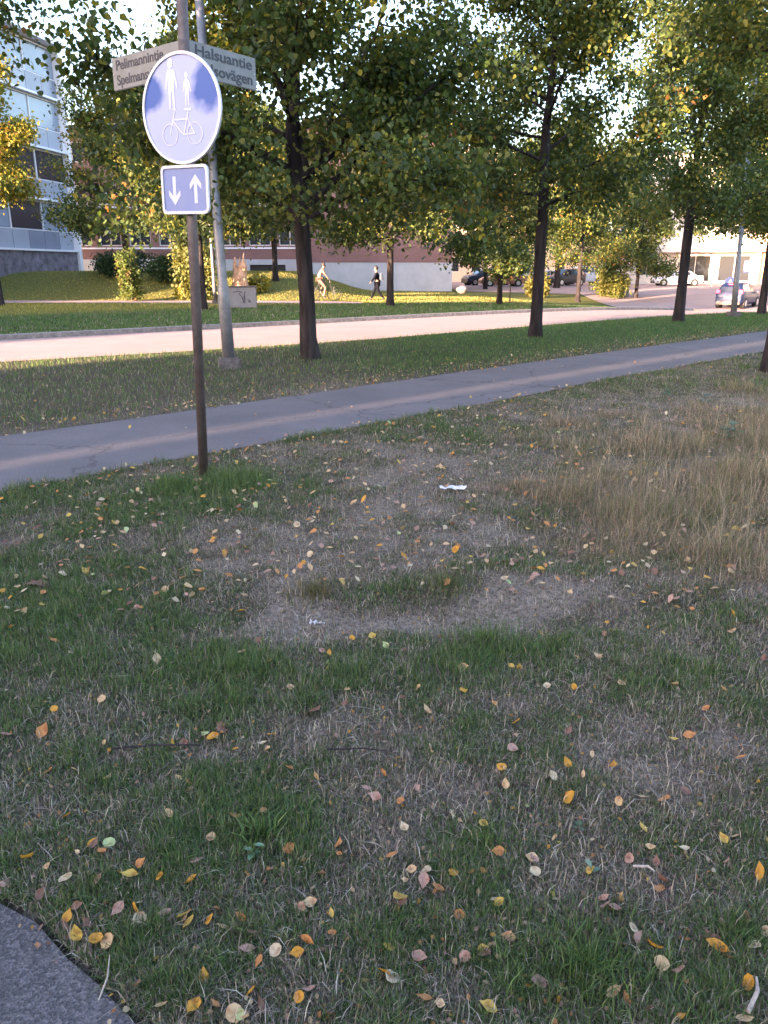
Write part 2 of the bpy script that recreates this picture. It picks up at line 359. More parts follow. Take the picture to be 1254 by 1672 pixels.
M['taildull'] = mat('tail_lens', (.35, .02, .02), .25)
M['head'] = mat('head_lamp', (.75, .75, .78), .15)
M['rock'] = mat('pale_boulder', (.24, .19, .17), .9, noise=.3, nscale=4, bump=.6)
M['skin'] = mat('skin', (.28, .16, .11), .6)
M['hair'] = mat('dark_hair', (.02, .015, .013), .6)
M['darkcloth'] = mat('navy_cloth', (.006, .007, .012), .9, spec=.1)
M['beige'] = mat('beige_cloth', (.20, .125, .10), .85, noise=.1, nscale=12)
M['shoe'] = mat('dark_shoe', (.02, .02, .022), .6)
M['bag'] = mat('grey_blue_bag', (.07, .09, .13), .8)
M['wheelrubber'] = M['tyre']
M['twig'] = mat('dry_twig', (.30, .25, .22), .9, noise=.3, nscale=40)

# ------------------------------------------------------------------ ground sheet
def axis(lo, hi, c, fine, n):                             # samples dense near c
    t = np.linspace(np.arcsinh((lo-c)/fine), np.arcsinh((hi-c)/fine), n); return c+np.sinh(t)*fine
gx = axis(-1400, 1400, 0, 4.0, 520); gy = axis(-1400, 1500, 5, 4.0, 620)
X, Y = np.meshgrid(gx, gy); Z = Zg(X, Y)
soil = np.array([.085, .071, .062]); straw = np.array([.19, .165, .145]); greenb = np.array([.035, .045, .024])
D_ = dryness(X, Y)
D3 = D_[..., None]
C = np.where(D3 < .5, greenb+(soil-greenb)*(D3/.5), soil+(straw-soil)*((D3-.5)/.5))
Cf = np.array([.07, .105, .032])+sstep((un(X, Y)[1][..., None]-26)/4)*np.array([.06, .03, .01])  # yellow added across the sunlit strip, sunlight put into the ground colour
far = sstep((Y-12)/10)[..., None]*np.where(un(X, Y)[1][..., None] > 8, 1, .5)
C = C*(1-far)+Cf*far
ny, nx = X.shape
idx = np.arange(ny*nx).reshape(ny, nx); F = np.stack([idx[:-1, :-1], idx[:-1, 1:], idx[1:, 1:], idx[1:, :-1]], -1).reshape(-1, 4)
me = np_mesh('ground', np.stack([X, Y, Z], -1).reshape(-1, 3), F.ravel(), np.full(len(F), 4), C.reshape(-1, 3)); me.shade_smooth()
tag(link('ground', me, M['ground']), kind='structure')

def strip(name, us, a, b, m, dz, cross=4, label=None):    # paved ribbon between n=a(u) and n=b(u)
    vs = []; fs = []
    for i, u in enumerate(us):
        for k in range(cross+1):
            n = a[i]+(b[i]-a[i])*k/cross; x, y = xy(u, n); vs.append((x, y, Hf(x, y)+dz))
    c = cross+1
    for i in range(len(us)-1):
        for k in range(cross): fs.append((i*c+k, (i+1)*c+k, (i+1)*c+k+1, i*c+k+1))
    me = bpy.data.meshes.new(name); me.from_pydata(vs, [], fs); me.update(); me.shade_smooth()
    return tag(link(name, me, m), kind='structure')
us = np.concatenate([np.arange(-80, -6, 2), np.arange(-6, 60, .25), np.arange(60, 140, 2)])
a, b = path_edges(us)
rag = .05*(vn(us*3, us*0, 55)-.5)
strip('path', us, a+rag, b+.05*(vn(us*3, us*0, 57)-.5), M['path'], .004, 6)
us2 = np.concatenate([np.arange(-90, 60, .5), np.arange(60, 160, 2)])
strip('road', us2, near_edge(us2), far_edge(us2), M['road'], .004, 6)
# junction apron, parking street and far path are sheets draped over the terrain
def drape(name, poly, m, dz, step=1.0):
    bm = bmesh.new(); f = bm.faces.new([bm.verts.new((x, y, 0)) for x, y in poly])
    xs = [p[0] for p in poly]; ys = [p[1] for p in poly]
    for k in np.arange(min(xs)+step, max(xs), step): bmesh.ops.bisect_plane(bm, geom=bm.verts[:]+bm.edges[:]+bm.faces[:], plane_co=(k, 0, 0), plane_no=(1, 0, 0))
    for k in np.arange(min(ys)+step, max(ys), step): bmesh.ops.bisect_plane(bm, geom=bm.verts[:]+bm.edges[:]+bm.faces[:], plane_co=(0, k, 0), plane_no=(0, 1, 0))
    for v in bm.verts: v.co.z = Hf(v.co.x, v.co.y)+dz
    me = bpy.data.meshes.new(name); bm.to_mesh(me); bm.free(); me.shade_smooth()
    return tag(link(name, me, m), kind='structure')
drape('junction', [xy(38, 17.28), xy(41.5, 21), xy(46, 26), (15.5, 62.95), (60, 62.95), xy(90, 17.6), xy(60, 17.4)], M['road'], .008, 2)
drape('parking_street', [(5.8, 63), (120, 63), (120, 150), (5.8, 150)], M['road'], .010, 3)
us3 = np.arange(-60, 0, 1.0)
drape('far_path', [(-60, 37.1), (-3, 37.2), (-1, 37.9), (-1, 39.5), (-3, 40.5), (-60, 40.3)], M['road'], .006, .8)
me = bpy.data.meshes.new('paved_corner')
pts = [(x, y, Hf(x, y)+.006) for x, y in cpts]
bm = bmesh.new(); bm.faces.new([bm.verts.new(p) for p in pts+[(.2, -3, .006), (-8, -3, .006), (-8, pts[0][1]+.5, .006)]]); bm.to_mesh(me); bm.free()
tag(link('paved_corner', me, M['corner']), kind='structure')
# kerb on the far side of the road
kb = MB(); vs = []; fs = []
uk = np.arange(-60, 38.6, .5)
for i, u in enumerate(uk):
    n = float(far_edge(u))
    for dn, dz in ((0.0, 0), (.02, .11), (.14, .12), (.16, 0)):
        x, y = xy(u, n+dn); vs.append((x, y, Hf(x, y)+dz))
for i in range(len(uk)-1):
    for k in range(3): fs.append((i*4+k, (i+1)*4+k, (i+1)*4+k+1, i*4+k+1))
kb.add(vs, fs); tag(kb.build('kerb', M['kerb']), 'long low grey granite kerb along the far side of the street', 'kerb')

# ------------------------------------------------------------------ grass
GREEN = np.array([[.065, .115, .036], [.09, .15, .045], [.055, .10, .034], [.13, .165, .065], [.075, .125, .05]])
DRY = np.array([[.34, .29, .26], [.28, .235, .21], [.42, .37, .33], [.17, .13, .125], [.17, .145, .10]])
def blades(name, x, y, h, w, col, lean=.6, z=None, mat_=None, curl=.5):
    n = len(x); az = rng.uniform(0, 2*np.pi, n); fa = rng.uniform(0, 2*np.pi, n)
    z = Zg(x, y) if z is None else z
    L = h[:, None] if np.ndim(h) else np.full((n, 1), h)
    ld = np.stack([np.cos(az), np.sin(az)], -1); ln = (rng.random(n)**1.2*lean)[:, None]
    wd = np.stack([np.cos(fa), np.sin(fa)], -1)*(w[:, None]/2 if np.ndim(w) else w/2)
    b = np.stack([x, y], -1)
    m1 = b+ld*L*ln*.45; t1 = b+ld*L*ln*1.25
    zb = z-.004; zm = z+(L[:, 0]*.55)*np.sqrt(np.maximum(1-(ln[:, 0]*.6)**2, .1)); zt = z+L[:, 0]*np.maximum(1-curl*ln[:, 0]**2, .12)
    V = np.empty((n, 5, 3))
    V[:, 0, :2] = b-wd; V[:, 1, :2] = b+wd; V[:, 2, :2] = m1+wd*.8; V[:, 3, :2] = m1-wd*.8; V[:, 4, :2] = t1
    V[:, 0, 2] = V[:, 1, 2] = zb; V[:, 2, 2] = V[:, 3, 2] = zm; V[:, 4, 2] = zt
    base = (np.arange(n)*5)[:, None]
    F = np.concatenate([base+np.array([0, 1, 2, 3]), base+np.array([3, 2, 4])], 1).ravel()
    tot = np.tile([4, 3], n); Cc = np.repeat(col, 5, axis=0)
    me = np_mesh(name, V.reshape(-1, 3), F, tot, Cc)
    return tag(link(name, me, mat_ or M['blade']), kind='stuff')
def pick(pal, n): return pal[rng.integers(0, len(pal), n)]*rng.uniform(.5, 1.45, (n, 1))
def scatter(n, r0, r1, amin, amax, pw):                   # polar scatter about the viewer, density falling with distance
    u = rng.random(n); e = 2-pw
    r = (r0**e+u*(r1**e-r0**e))**(1/e); a = rng.uniform(amin, amax, n)
    return r*np.sin(a), r*np.cos(a), r
# foreground lawn
x, y, r = scatter(1300000, .95, 15, R(-42), R(42), 1.55)
k = ~paved(x, y, -.03) & (un(x, y)[1] < PN0+.1); x, y, r = x[k], y[k], r[k]
dr = dryness(x, y); tl = tallness(x, y)
keep = rng.random(len(x)) < np.clip(1.08-.55*sstep((dr-.72)/.28), .35, 1); x, y, r, dr, tl = [q[keep] for q in (x, y, r, dr, tl)]
n = len(x); lush = 1-dr
isdry = rng.random(n) < np.clip(dr*.95+.12+.5*(fbm(x*14, y*14, 101)-.5), .12, .93)
hh = (.014+.020*lush+.013*sstep((lush-.6)/.3))*(.55+.9*fbm(x*9, y*9, 103))*rng.uniform(.5, 1.35, n); hh = np.where(isdry, hh*.9, hh)
edge = np.exp(-(np.abs(un(x, y)[1]-PN0)/.12)**2); hh = hh*(1+.9*edge)
ww = (.0014+.0008*np.sqrt(r))*rng.uniform(.7, 1.3, n)
cc = np.where(isdry[:, None], pick(DRY, n)*.78, pick(GREEN, n))
tf = np.clip(tl*1.3, 0, 1)[:, None]
cc = cc*(1-.35*tf)+pick(np.array([[.17, .135, .085], [.12, .105, .05]]), n)*.35*tf
blades('lawn_grass', x, y, hh, ww, cc, 1.55)
# fallen dead stalks lying flat on the lawn
x, y, r = scatter(60000, .95, 12, R(-40), R(40), 1.4)
k = ~paved(x, y, -.03) & (un(x, y)[1] < PN0-.1) & (rng.random(len(x)) < dryness(x, y)*1.1); x, y, r = x[k], y[k], r[k]; n = len(x)
blades('dead_grass', x, y, rng.uniform(.03, .075, n), .0013+.0006*np.sqrt(r), pick(np.array([[.42, .38, .34], [.34, .28, .24], [.28, .23, .20]]), n), 1.9, curl=.75)
# tall dry stand on the right
x, y, r = scatter(650000, 2.6, 13, R(2), R(44), 1.2)
k = ~paved(x, y, .1) & (un(x, y)[1] < PN0-.35); x, y, r = x[k], y[k], r[k]; tl = tallness(x, y)*np.clip(1.9*fbm(x*2.6, y*2.6, 19)-.35, .05, 1.2)
k = rng.random(len(x)) < tl*.62; x, y, r, tl = x[k], y[k], r[k], tl[k]; n = len(x)
tb = tallness(x, y); hh = (.04+.24*tb*np.clip(tl, 0, 1)*fbm(x*2, y*2, 7))*rng.uniform(.5, 1.4, n)
g = rng.random(n) < .22+.35*(fbm(x*2.2, y*2.2, 63)-.4)
cc = np.where(g[:, None], pick(GREEN*np.array([1.15, 1.0, 1.0]), n), pick(np.array([[.31, .225, .175], [.25, .18, .14], [.42, .32, .25], [.19, .15, .09], [.12, .085, .07]]), n))
blades('tall_dry_grass', x, y, hh, .0012+.0004*np.sqrt(r), cc, 1.9, curl=.55)
# thin pale seed stalks sticking out
x, y, r = scatter(5000, 2.4, 10, R(4), R(40), 1.2)
k = ~paved(x, y, .1) & (un(x, y)[1] < PN0-.5) & (rng.random(len(x)) < tallness(x, y)**2); x, y, r = x[k], y[k], r[k]; n = len(x)
blades('seed_stalk_grass', x, y, rng.uniform(.14, .38, n), .0014+.00012*r, pick(np.array([[.42, .34, .26], [.34, .27, .2]]), n), .9, curl=.4)
# verges beyond the path, denser and coarser with distance
def verge(name, N, r0, r1, cond, hb, wb, seed):
    x, y, r = scatter(N, r0, r1, R(-46), R(46), 1.1)
    k = ~paved(x, y, -.02) & cond(x, y); x, y, r = x[k], y[k], r[k]; n = len(x); dr = dryness(x, y)
    isd = rng.random(n) < np.clip(dr*.95-.05, .03, .9)
    cc = np.where(isd[:, None], pick(DRY*.7, n), pick(GREEN*np.array([.95, 1.1, .85]), n))
    sunny = sstep((un(x, y)[1]-26)/4)[:, None]; cc = cc*(1-sunny)+sunny*pick(np.array([[.25, .24, .06], [.30, .25, .075], [.17, .20, .055]]), n)  # sunlit strip: sunlight put into the blade colours as brighter yellow
    blades(name, x, y, hb*rng.uniform(.5, 1.4, n)*(1+.3*(1-dr)), (wb*np.sqrt(r))*rng.uniform(.7, 1.3, n), cc, 1.0)
verge('verge_grass', 380000, 6, 44, lambda x, y: (un(x, y)[1] > PN1-.1) & (un(x, y)[1] < 15), .05, .0018, 1)
def lawn_far(x, y): return (un(x, y)[1] > 16.5) & (y < 62) & (x > -30)
verge('far_verge_grass', 330000, 14, 62, lawn_far, .06, .0035, 2)
verge('side_verge_grass', 120000, 11, 40, lambda x, y: (un(x, y)[1] < PN0+.1), .05, .0022, 3)

# weeds and greener tufts that stand out
def tuft(px, py, rad, N, hgt, wid, label, pal=GREEN*1.05, name='grass_tuft', lean=1.0):
    cx, cy = G(px, py); rr = np.minimum(np.abs(rng.normal(0, rad*.5, N)), rad*rng.uniform(.8, 1, N)); a = rng.uniform(0, 6.283, N)
    x = cx+rr*np.cos(a); y = cy+rr*np.sin(a); o = blades(name, x-cx, y-cy, hgt*rng.uniform(.5, 1.2, N), wid, pick(pal, N), lean, z=Zg(x, y)-float(Zg(cx, cy)))
    o.location = (cx, cy, float(Zg(cx, cy))); del o['kind']; return tag(o, label, 'grass tuft')
tuft(425, 1370, .10, 170, .075, .006, 'bright green tuft of broad grass blades in the near left lawn')
tuft(385, 1095, .42, 1300, .075, .0025, 'wide dark green grass tuft left of centre below the bare strip')
tuft(790, 1048, .30, 1100, .06, .0025, 'low green grass tuft just below the bare strip')
tuft(960, 1590, .22, 1600, .07, .003, 'dark green tuft low in the near right lawn')
tuft(372, 792, .40, 2000, .12, .0035, 'green tuft of longer grass around the foot of the sign post')
tuft(285, 800, .28, 1200, .10, .0035, 'green grass tuft left of the foot of the sign post')
tuft(515, 975, .16, 450, .065, .0028, 'brownish grass tuft on the ridge left of centre', np.array([[.17, .14, .08], [.1, .11, .05]]))
tuft(730, 970, .20, 550, .065, .0028, 'olive grass tuft on the ridge right of centre', np.array([[.13, .14, .07], [.09, .11, .045]]))
tuft(790, 1378, .12, 500, .05, .003, 'small fresh green tuft right of centre in the near lawn')
def weed(px, py, s, nleaf, label, col=((.06, .13, .06), (.10, .17, .11))):
    cx, cy = G(px, py); mb = MB()
    for k in range(nleaf):
        a = random.random()*6.283; L = s*random.uniform(.5, 1.1); e = random.uniform(.2, 1.1); hz = random.uniform(.2, 1)*s*1.2
        o = Vector((0, 0, hz if k % 2 else .01)); d1 = Vector((math.cos(a)*math.cos(e), math.sin(a)*math.cos(e), math.sin(e)*.6)); sd = Vector((-math.sin(a), math.cos(a), 0))*L*.22
        p = [o, o+d1*L*.4+sd, o+d1*L*.8+sd*.7+Vector((0, 0, -.1*L)), o+d1*L*1.05+Vector((0, 0, -.25*L)), o+d1*L*.8-sd*.7+Vector((0, 0, -.1*L)), o+d1*L*.4-sd]
        mid = o+d1*L*.5+Vector((0, 0, -.06*L)); mb.add(p+[mid], [(0, 1, 6), (1, 2, 6), (2, 3, 6), (3, 4, 6), (4, 5, 6), (5, 0, 6)])
    o = mb.build('weed', mat('weed_leaf', col[1], .6, col2=col[0], nscale=25), loc=(cx, cy, float(Zg(cx, cy)))); return tag(o, label, 'weed')
weed(1195, 720, .14, 34, 'blue green leafy weed in the dry grass near the right edge', ((.05, .085, .04), (.09, .13, .075)))
weed(1150, 660, .10, 24, 'grey green leafy weed behind the tall dry grass', ((.07, .11, .08), (.13, .18, .14)))
weed(1090, 645, .08, 22, 'low leafy weed by the path on the right')
weed(840, 855, .035, 10, 'small near black dropping left of the tall dry grass', ((.012, .013, .02), (.02, .02, .03)))  # a black dropping, built from the same leaf shapes
weed(945, 1352, .035, 7, 'small round leaved green weed among leaves in the near right lawn', ((.035, .065, .03), (.05, .09, .045)))
weed(965, 1430, .035, 6, 'tiny pale green weed beside a yellow leaf in the near right lawn', ((.09, .14, .09), (.12, .18, .12)))
weed(415, 1400, .04, 8, 'small dark leaved weed below the bright green tuft')

# ------------------------------------------------------------------ fallen leaves
def leaf_outline(kind):
    if kind == 'birch': return [(0, -.5), (.2, -.36), (.36, -.12), (.32, .1), (.15, .33), (0, .56), (-.16, .31), (-.33, .08), (-.34, -.14), (-.18, -.37)]
    if kind == 'oval': return [(0, -.5), (.17, -.33), (.24, -.05), (.2, .22), (0, .52), (-.2, .2), (-.25, -.06), (-.16, -.34)]
    if kind == 'round': return [(0, -.45), (.26, -.34), (.43, -.05), (.36, .25), (.12, .42), (-.14, .41), (-.37, .22), (-.42, -.06), (-.25, -.35)]
    return [(0, -.5), (.12, -.25), (.42, -.34), (.32, -.08), (.55, .12), (.25, .17), (.2, .42), (.06, .28), (0, .6), (-.07, .3), (-.22, .4), (-.24, .15), (-.56, .1), (-.33, -.1), (-.4, -.36), (-.1, -.26)]
LEAFMESH = {}
PALS = {'golden': (.52, .26, .04), 'orange': (.44, .20, .075), 'yellow': (.50, .34, .08), 'pale': (.50, .34, .19), 'cream': (.50, .40, .27), 'pinkish': (.36, .215, .17), 'brown': (.20, .105, .075), 'greenish': (.36, .42, .20)}
def leaf_mesh(kind, colname, var):
    key = (kind, colname, var)
    if key in LEAFMESH: return LEAFMESH[key]
    rr = random.Random(hash(key) % 99991 if False else sum(map(ord, kind+colname))*7+var)
    o = leaf_outline(kind); cu = rr.uniform(.3, 1.3); cv = rr.uniform(-.6, 1.0); fold = rr.uniform(.0, .45)
    def zz(x, y): return cu*.55*y*y+cv*.5*x*x*2+fold*abs(x)*.5+.035*math.sin(9*x+5*y)
    vs = []; fs = []; n = len(o)
    for s in (1, .55):
        for (x, y) in o: x = x*s*(1+rr.uniform(-.06, .06)); y = y*s; vs.append((x, y, zz(x, y)))
    vs.append((0, 0, 0))
    for i in range(n):
        j = (i+1) % n; fs.append((i, j, n+j, n+i)); fs.append((n+i, n+j, 2*n))
    b = len(vs); vs += [(-.012, -.48, zz(0, .5)), (.012, -.48, zz(0, .5)), (.05, -.78, .12)]; fs.append((b, b+1, b+2))     # stalk
    c = np.array(PALS[colname]); cols = []
    for v in vs:
        q = 1-.35*max(0, rr.random()-.55)-.12*(abs(v[0]) < .03); cols.append(c*q*rr.uniform(.88, 1.08))
    # brown blotch
    bx, by = rr.uniform(-.3, .3), rr.uniform(-.4, .4)
    for i, v in enumerate(vs):
        if (v[0]-bx)**2+(v[1]-by)**2 < .035: cols[i] = cols[i]*np.array([.7, .55, .5])
    fl = [i for f in fs for i in f]
    me = np_mesh('fallen_leaf', np.array(vs), fl, [len(f) for f in fs], np.array(cols)); me.materials.append(M['litter']); me.shade_smooth()
    LEAFMESH[key] = me; return me
DESC = {'golden': 'golden yellow', 'orange': 'orange', 'yellow': 'lemon yellow', 'pale': 'pale tan', 'cream': 'cream white', 'pinkish': 'dusty pink brown', 'brown': 'dark brown', 'greenish': 'pale green'}
KD = {'birch': 'pointed', 'oval': 'narrow oval', 'round': 'rounded', 'maple': 'lobed'}
def put_leaf(px, py, wpx, kind, colname, label=None, flat=True, pos=None):
    x, y = pos if pos else G(px, py); depth = y*math.cos(PITCH)+CAMH*math.sin(PITCH)
    s = (wpx/(FPX/depth)) if wpx else random.choice((random.uniform(.022, .034), random.uniform(.032, .045)))
    o = bpy.data.objects.new('fallen_leaf', leaf_mesh(kind, colname, random.randrange(6))); COL.objects.link(o)
    o.scale = (s, s, s*random.choice((1, 1, -1)) if False else s)
    lift = .006 if float(paved(np.array([x]), np.array([y]), .02)[0]) else .018
    o.location = (x, y, float(Zg(np.array([x]), np.array([y]))[0])+lift+s*.12)
    t = R(38); o.rotation_euler = (random.gauss(R(12), t*.7), random.gauss(0, t*.7), random.uniform(0, 6.283))
    where = 'on the bare strip' if False else 'on the shaded lawn'
    if label: tag(o, label, 'leaf', 'fallen leaves on the foreground lawn')
    else:
        qx, qy = [float(v) for v in topix(x, y, 0)]
        side = ('far left', 'left', 'centre', 'right', 'far right')[min(max(int(qx/251), 0), 4)]
        near = ('upper lawn', 'middle lawn', 'lawn below the bare strip', 'near lawn', 'nearest lawn')[int(np.digitize(qy, [960, 1120, 1290, 1480]))]
        tag(o, '%s %s %s leaf, %s of the %s' % ('small' if s < .034 else 'larger', DESC[colname], KD[kind], side, near), 'leaf', 'fallen leaves on the foreground lawn')
    return o
NAMED = [(930,1312,29,'round','golden','largest golden leaf, lying flat right of centre in the near lawn'),(1066,1560,34,'birch','golden','folded golden leaf above the dark tuft at lower right'),
 (1170,1556,36,'oval','golden','long golden pointed leaf tilted on end at lower right'),(1083,1316,24,'round','orange','orange brown leaf right of the largest golden leaf'),
 (1240,1433,32,'oval','golden','golden oval leaf at the right edge of the near lawn'),(925,1255,20,'birch','golden','small golden leaf above the largest golden leaf'),
 (1048,1362,20,'birch','yellow','yellow leaf below the orange brown one on the right'),(1033,1530,22,'birch','cream','cream leaf just above the folded golden leaf'),
 (1230,1556,26,'round','cream','cream leaf at the lower right edge'),(714,1460,26,'round','orange','round orange brown leaf beside a pink one in mid near lawn'),
 (692,1446,26,'birch','pinkish','pink leaf touching the round orange brown one'),(640,1407,22,'birch','orange','orange leaf above the pink leaf in mid near lawn'),
 (702,1231,22,'birch','cream','cream pointed leaf in the centre of the lawn'),(624,1270,18,'round','orange','small round orange leaf left of the cream pointed leaf'),
 (815,1482,22,'round','yellow','yellow leaf above a pink one right of centre'),(750,1500,20,'round','orange','orange leaf below the round orange brown leaf'),
 (873,1434,22,'round','cream','cream round leaf right of centre in the near lawn'),(797,1655,32,'birch','yellow','yellow leaf at the bottom edge right of centre'),
 (310,1520,32,'oval','yellow','curled yellow leaf near the paved corner'),(222,1500,32,'birch','golden','golden leaf with brown spots near the paved corner'),
 (127,1536,30,'birch','yellow','yellow leaf standing on the edge of the paved corner'),(112,1508,22,'birch','golden','golden leaf at the top of the paved corner pile'),
 (143,1520,28,'maple','brown','dark brown leaf in the pile by the paved corner'),(158,1548,26,'round','golden','golden brown leaf at the right of the corner pile'),
 (47,1413,26,'birch','golden','golden leaf at the left edge of the near lawn'),(109,1447,26,'round','cream','cream leaf left of the near lawn'),
 (180,1393,24,'round','greenish','pale green round leaf on the left of the near lawn'),(168,1405,20,'birch','orange','orange leaf tucked under the pale green one'),
 (270,1503,24,'birch','pinkish','pink pointed leaf near the curled yellow leaf'),(395,1508,24,'oval','orange','narrow orange leaf standing upright in the near lawn'),
 (485,1567,24,'birch','golden','golden leaf with pale tip in the near centre'),(490,1640,22,'round','golden','golden leaf pair at the bottom left of centre'),
 (505,1627,22,'birch','pinkish','pink leaf beside the golden pair at the bottom'),(685,1571,30,'birch','pinkish','pink brown leaf in the middle near the bottom edge'),
 (635,1553,26,'oval','yellow','yellow narrow leaf left of the pink brown leaf'),(788,1554,20,'birch','yellow','small yellow leaf right of the pink brown leaf'),
 (175,1276,20,'birch','cream','cream leaf on the left side of the mid lawn'),(312,1298,24,'birch','pale','tan leaf on the left of centre'),
 (445,1206,20,'round','golden','golden leaf left of centre of the lawn'),(257,1081,20,'birch','cream','cream leaf high on the left lawn'),
 (348,1208,24,'round','golden','golden leaf lying on a brown one left of centre'),(360,1195,24,'maple','brown','brown leaf under the golden one left of centre'),
 (512,1168,36,'maple','brown','large dark brown leaf in the centre left of the lawn'),(62,962,36,'maple','brown','large dark brown leaf on the far left lawn'),
 (1150,1170,18,'oval','orange','dark orange leaf on the right lawn'),(1208,1248,20,'oval','orange','orange narrow leaf at the right of the lawn'),
 (1098,1218,18,'oval','yellow','yellow narrow leaf on the right lawn'),(1180,1377,20,'birch','yellow','yellow green leaf in a trio at the right'),(1198,1373,18,'round','pale','tan leaf of the trio at the right'),
 (1115,1397,20,'birch','cream','cream curled leaf left of the trio'),(963,1430,20,'round','yellow','yellow leaf on the small pale weed'),(1082,1445,24,'birch','brown','red brown leaf below the cream curled leaf'),
 (1013,1480,16,'oval','orange','small orange leaf at lower right'),(985,1475,20,'oval','pinkish','pink curled leaf at lower right'),(1022,1640,22,'oval','orange','orange brown leaf near the bottom right'),
 (910,1640,20,'oval','golden','golden narrow leaf at the bottom'),(178,1615,20,'oval','orange','orange leaf on the edge of the paved corner'),(225,1622,26,'birch','pinkish','pink leaf at the foot of the paved corner'),
 (70,1198,26,'birch','orange','large pale orange leaf at the left edge'),(1010,1318,18,'round','pale','tan leaf right of the largest golden leaf'),(525,1432,24,'birch','pinkish','pink brown leaf left of centre in the near lawn'),
 (660,1360,20,'birch','cream','cream leaf in the middle of the near lawn'),(597,1297,18,'oval','pinkish','pink leaf below the small round orange one'),(825,1287,18,'birch','pale','tan leaf right of centre'),
 (745,905,16,'round','golden','golden leaf on the dry upper lawn'),(395,1000,18,'round','golden','golden leaf by the left end of the bare strip'),(348,884,16,'birch','golden','golden leaf below the sign post'),
 (485,862,13,'round','cream','cream leaf right of the sign post'),(507,910,14,'round','cream','cream leaf left of the dry upper lawn'),(607,1048,16,'birch','yellow','yellow pointed leaf on the edge of the bare strip'),
 (757,1098,20,'birch','pale','tan pointed leaf right of centre below the bare strip'),(884,1040,14,'birch','golden','golden leaf at the right end of the bare strip'),(823,965,14,'birch','cream','cream leaf on the ridge to the right')]
for q in NAMED: put_leaf(q[0], q[1], q[2], q[3], q[4], q[5])
cols_ = ['golden', 'orange', 'yellow', 'pale', 'cream', 'pinkish', 'brown', 'greenish']; pw = [.09, .15, .08, .23, .12, .19, .12, .02]
cnt = len(NAMED)
while cnt < 296:
    px = random.uniform(-40, 1290); py = 830+(random.random()**.75)*850
    x, y = G(px, py)
    if y > 5.6 or in_corner(np.array([x]), np.array([y]), -.12)[0] or un(x, y)[1] > PN0-.1: continue
    if px > 880 and py < 990 and random.random() < .6: continue
    if px < 250 and py > 1440 and random.random() < .3: pass
    put_leaf(0, 0, None, random.choices(['birch', 'oval', 'round', 'maple'], [.5, .25, .2, .05])[0], random.choices(cols_, pw)[0], pos=(x, y)); cnt += 1
# leaf litter too many to count: along the path edges, over the verges and the upper lawn
def litter(name, x, y, s, colp, dz=.02):
    n = len(x); az = rng.uniform(0, 6.283, n); V = np.empty((n, 6, 3)); ca, sa = np.cos(az), np.sin(az)
    o = np.array([(0, -.5), (.33, -.12), (.25, .2), (0, .5), (-.25, .2), (-.33, -.12)]); tx = rng.normal(0, .35, n); ty = rng.normal(0, .35, n)
    z = np.maximum(Zg(x, y), H(x, y))+np.where(paved(x, y, -.02), .012, dz)
    for k in range(6):
        lx, ly = o[k]*np.ones(2); a = lx*ca-ly*sa; b = lx*sa+ly*ca
        V[:, k, 0] = x+a*s; V[:, k, 1] = y+b*s; V[:, k, 2] = z+s*(a*tx+b*ty+.25*abs(lx)+rng.uniform(0, .1, n))+s*.18
    base = (np.arange(n)*6)[:, None]; F = np.concatenate([base+np.array([0, 1, 2, 3]), base+np.array([0, 3, 4, 5])], 1).ravel()
    me = np_mesh(name, V.reshape(-1, 3), F, np.full(2*n, 4), np.repeat(colp, 6, axis=0)); return tag(link(name, me, M['litter']), kind='stuff')
pal = np.array([PALS[c] for c in cols_]); 
def lcol(n, k=1.0): return pal[rng.choice(len(cols_), n, p=np.array(pw)/sum(pw))]*rng.uniform(.7, 1.1, (n, 1))*k
xs = []; ys = []
u_ = rng.uniform(-12, 60, 3600); q = np.abs(rng.normal(0, .55, 3600)); a, b = xy(u_, PN1-.12+q); xs.append(a); ys.append(b)
u_ = rng.uniform(-12, 40, 900); q = np.abs(rng.normal(0, .35, 900)); a, b = xy(u_, PN0+.1-q); xs.append(a); ys.append(b)
u_ = rng.uniform(-12, 60, 90); a, b = xy(u_, rng.uniform(PN0, PN1, 90)); xs.append(a); ys.append(b)
u_ = rng.uniform(-12, 60, 1300); a, b = xy(u_, rng.uniform(PN1, 12.5, 1300)); xs.append(a); ys.append(b)
u_ = rng.uniform(-6, 50, 1500); a, b = xy(u_, rng.uniform(-14, PN0, 1500)); k = (b > 5.4); xs.append(a[k]); ys.append(b[k])
x, y, r = scatter(2600, 3.4, 9.5, R(-40), R(38), 1); k = un(x, y)[1] < PN0-.1; xs.append(x[k]); ys.append(y[k])
u_ = rng.uniform(-12, 60, 900); a, b = xy(u_, rng.uniform(18.2, 30, 900)); xs.append(a); ys.append(b)
xs = np.concatenate(xs); ys = np.concatenate(ys)
litter('leaf_litter', xs, ys, rng.uniform(.025, .05, len(xs)), lcol(len(xs), .95))
# small fragments in the foreground
x, y, r = scatter(6500, 1, 7, R(-40), R(40), 1.2); k = (un(x, y)[1] < PN0-.1) & ~in_corner(x, y, -.05); x, y = x[k], y[k]
litter('leaf_fragments', x, y, rng.uniform(.007, .017, len(x)), lcol(len(x), .6), .008)
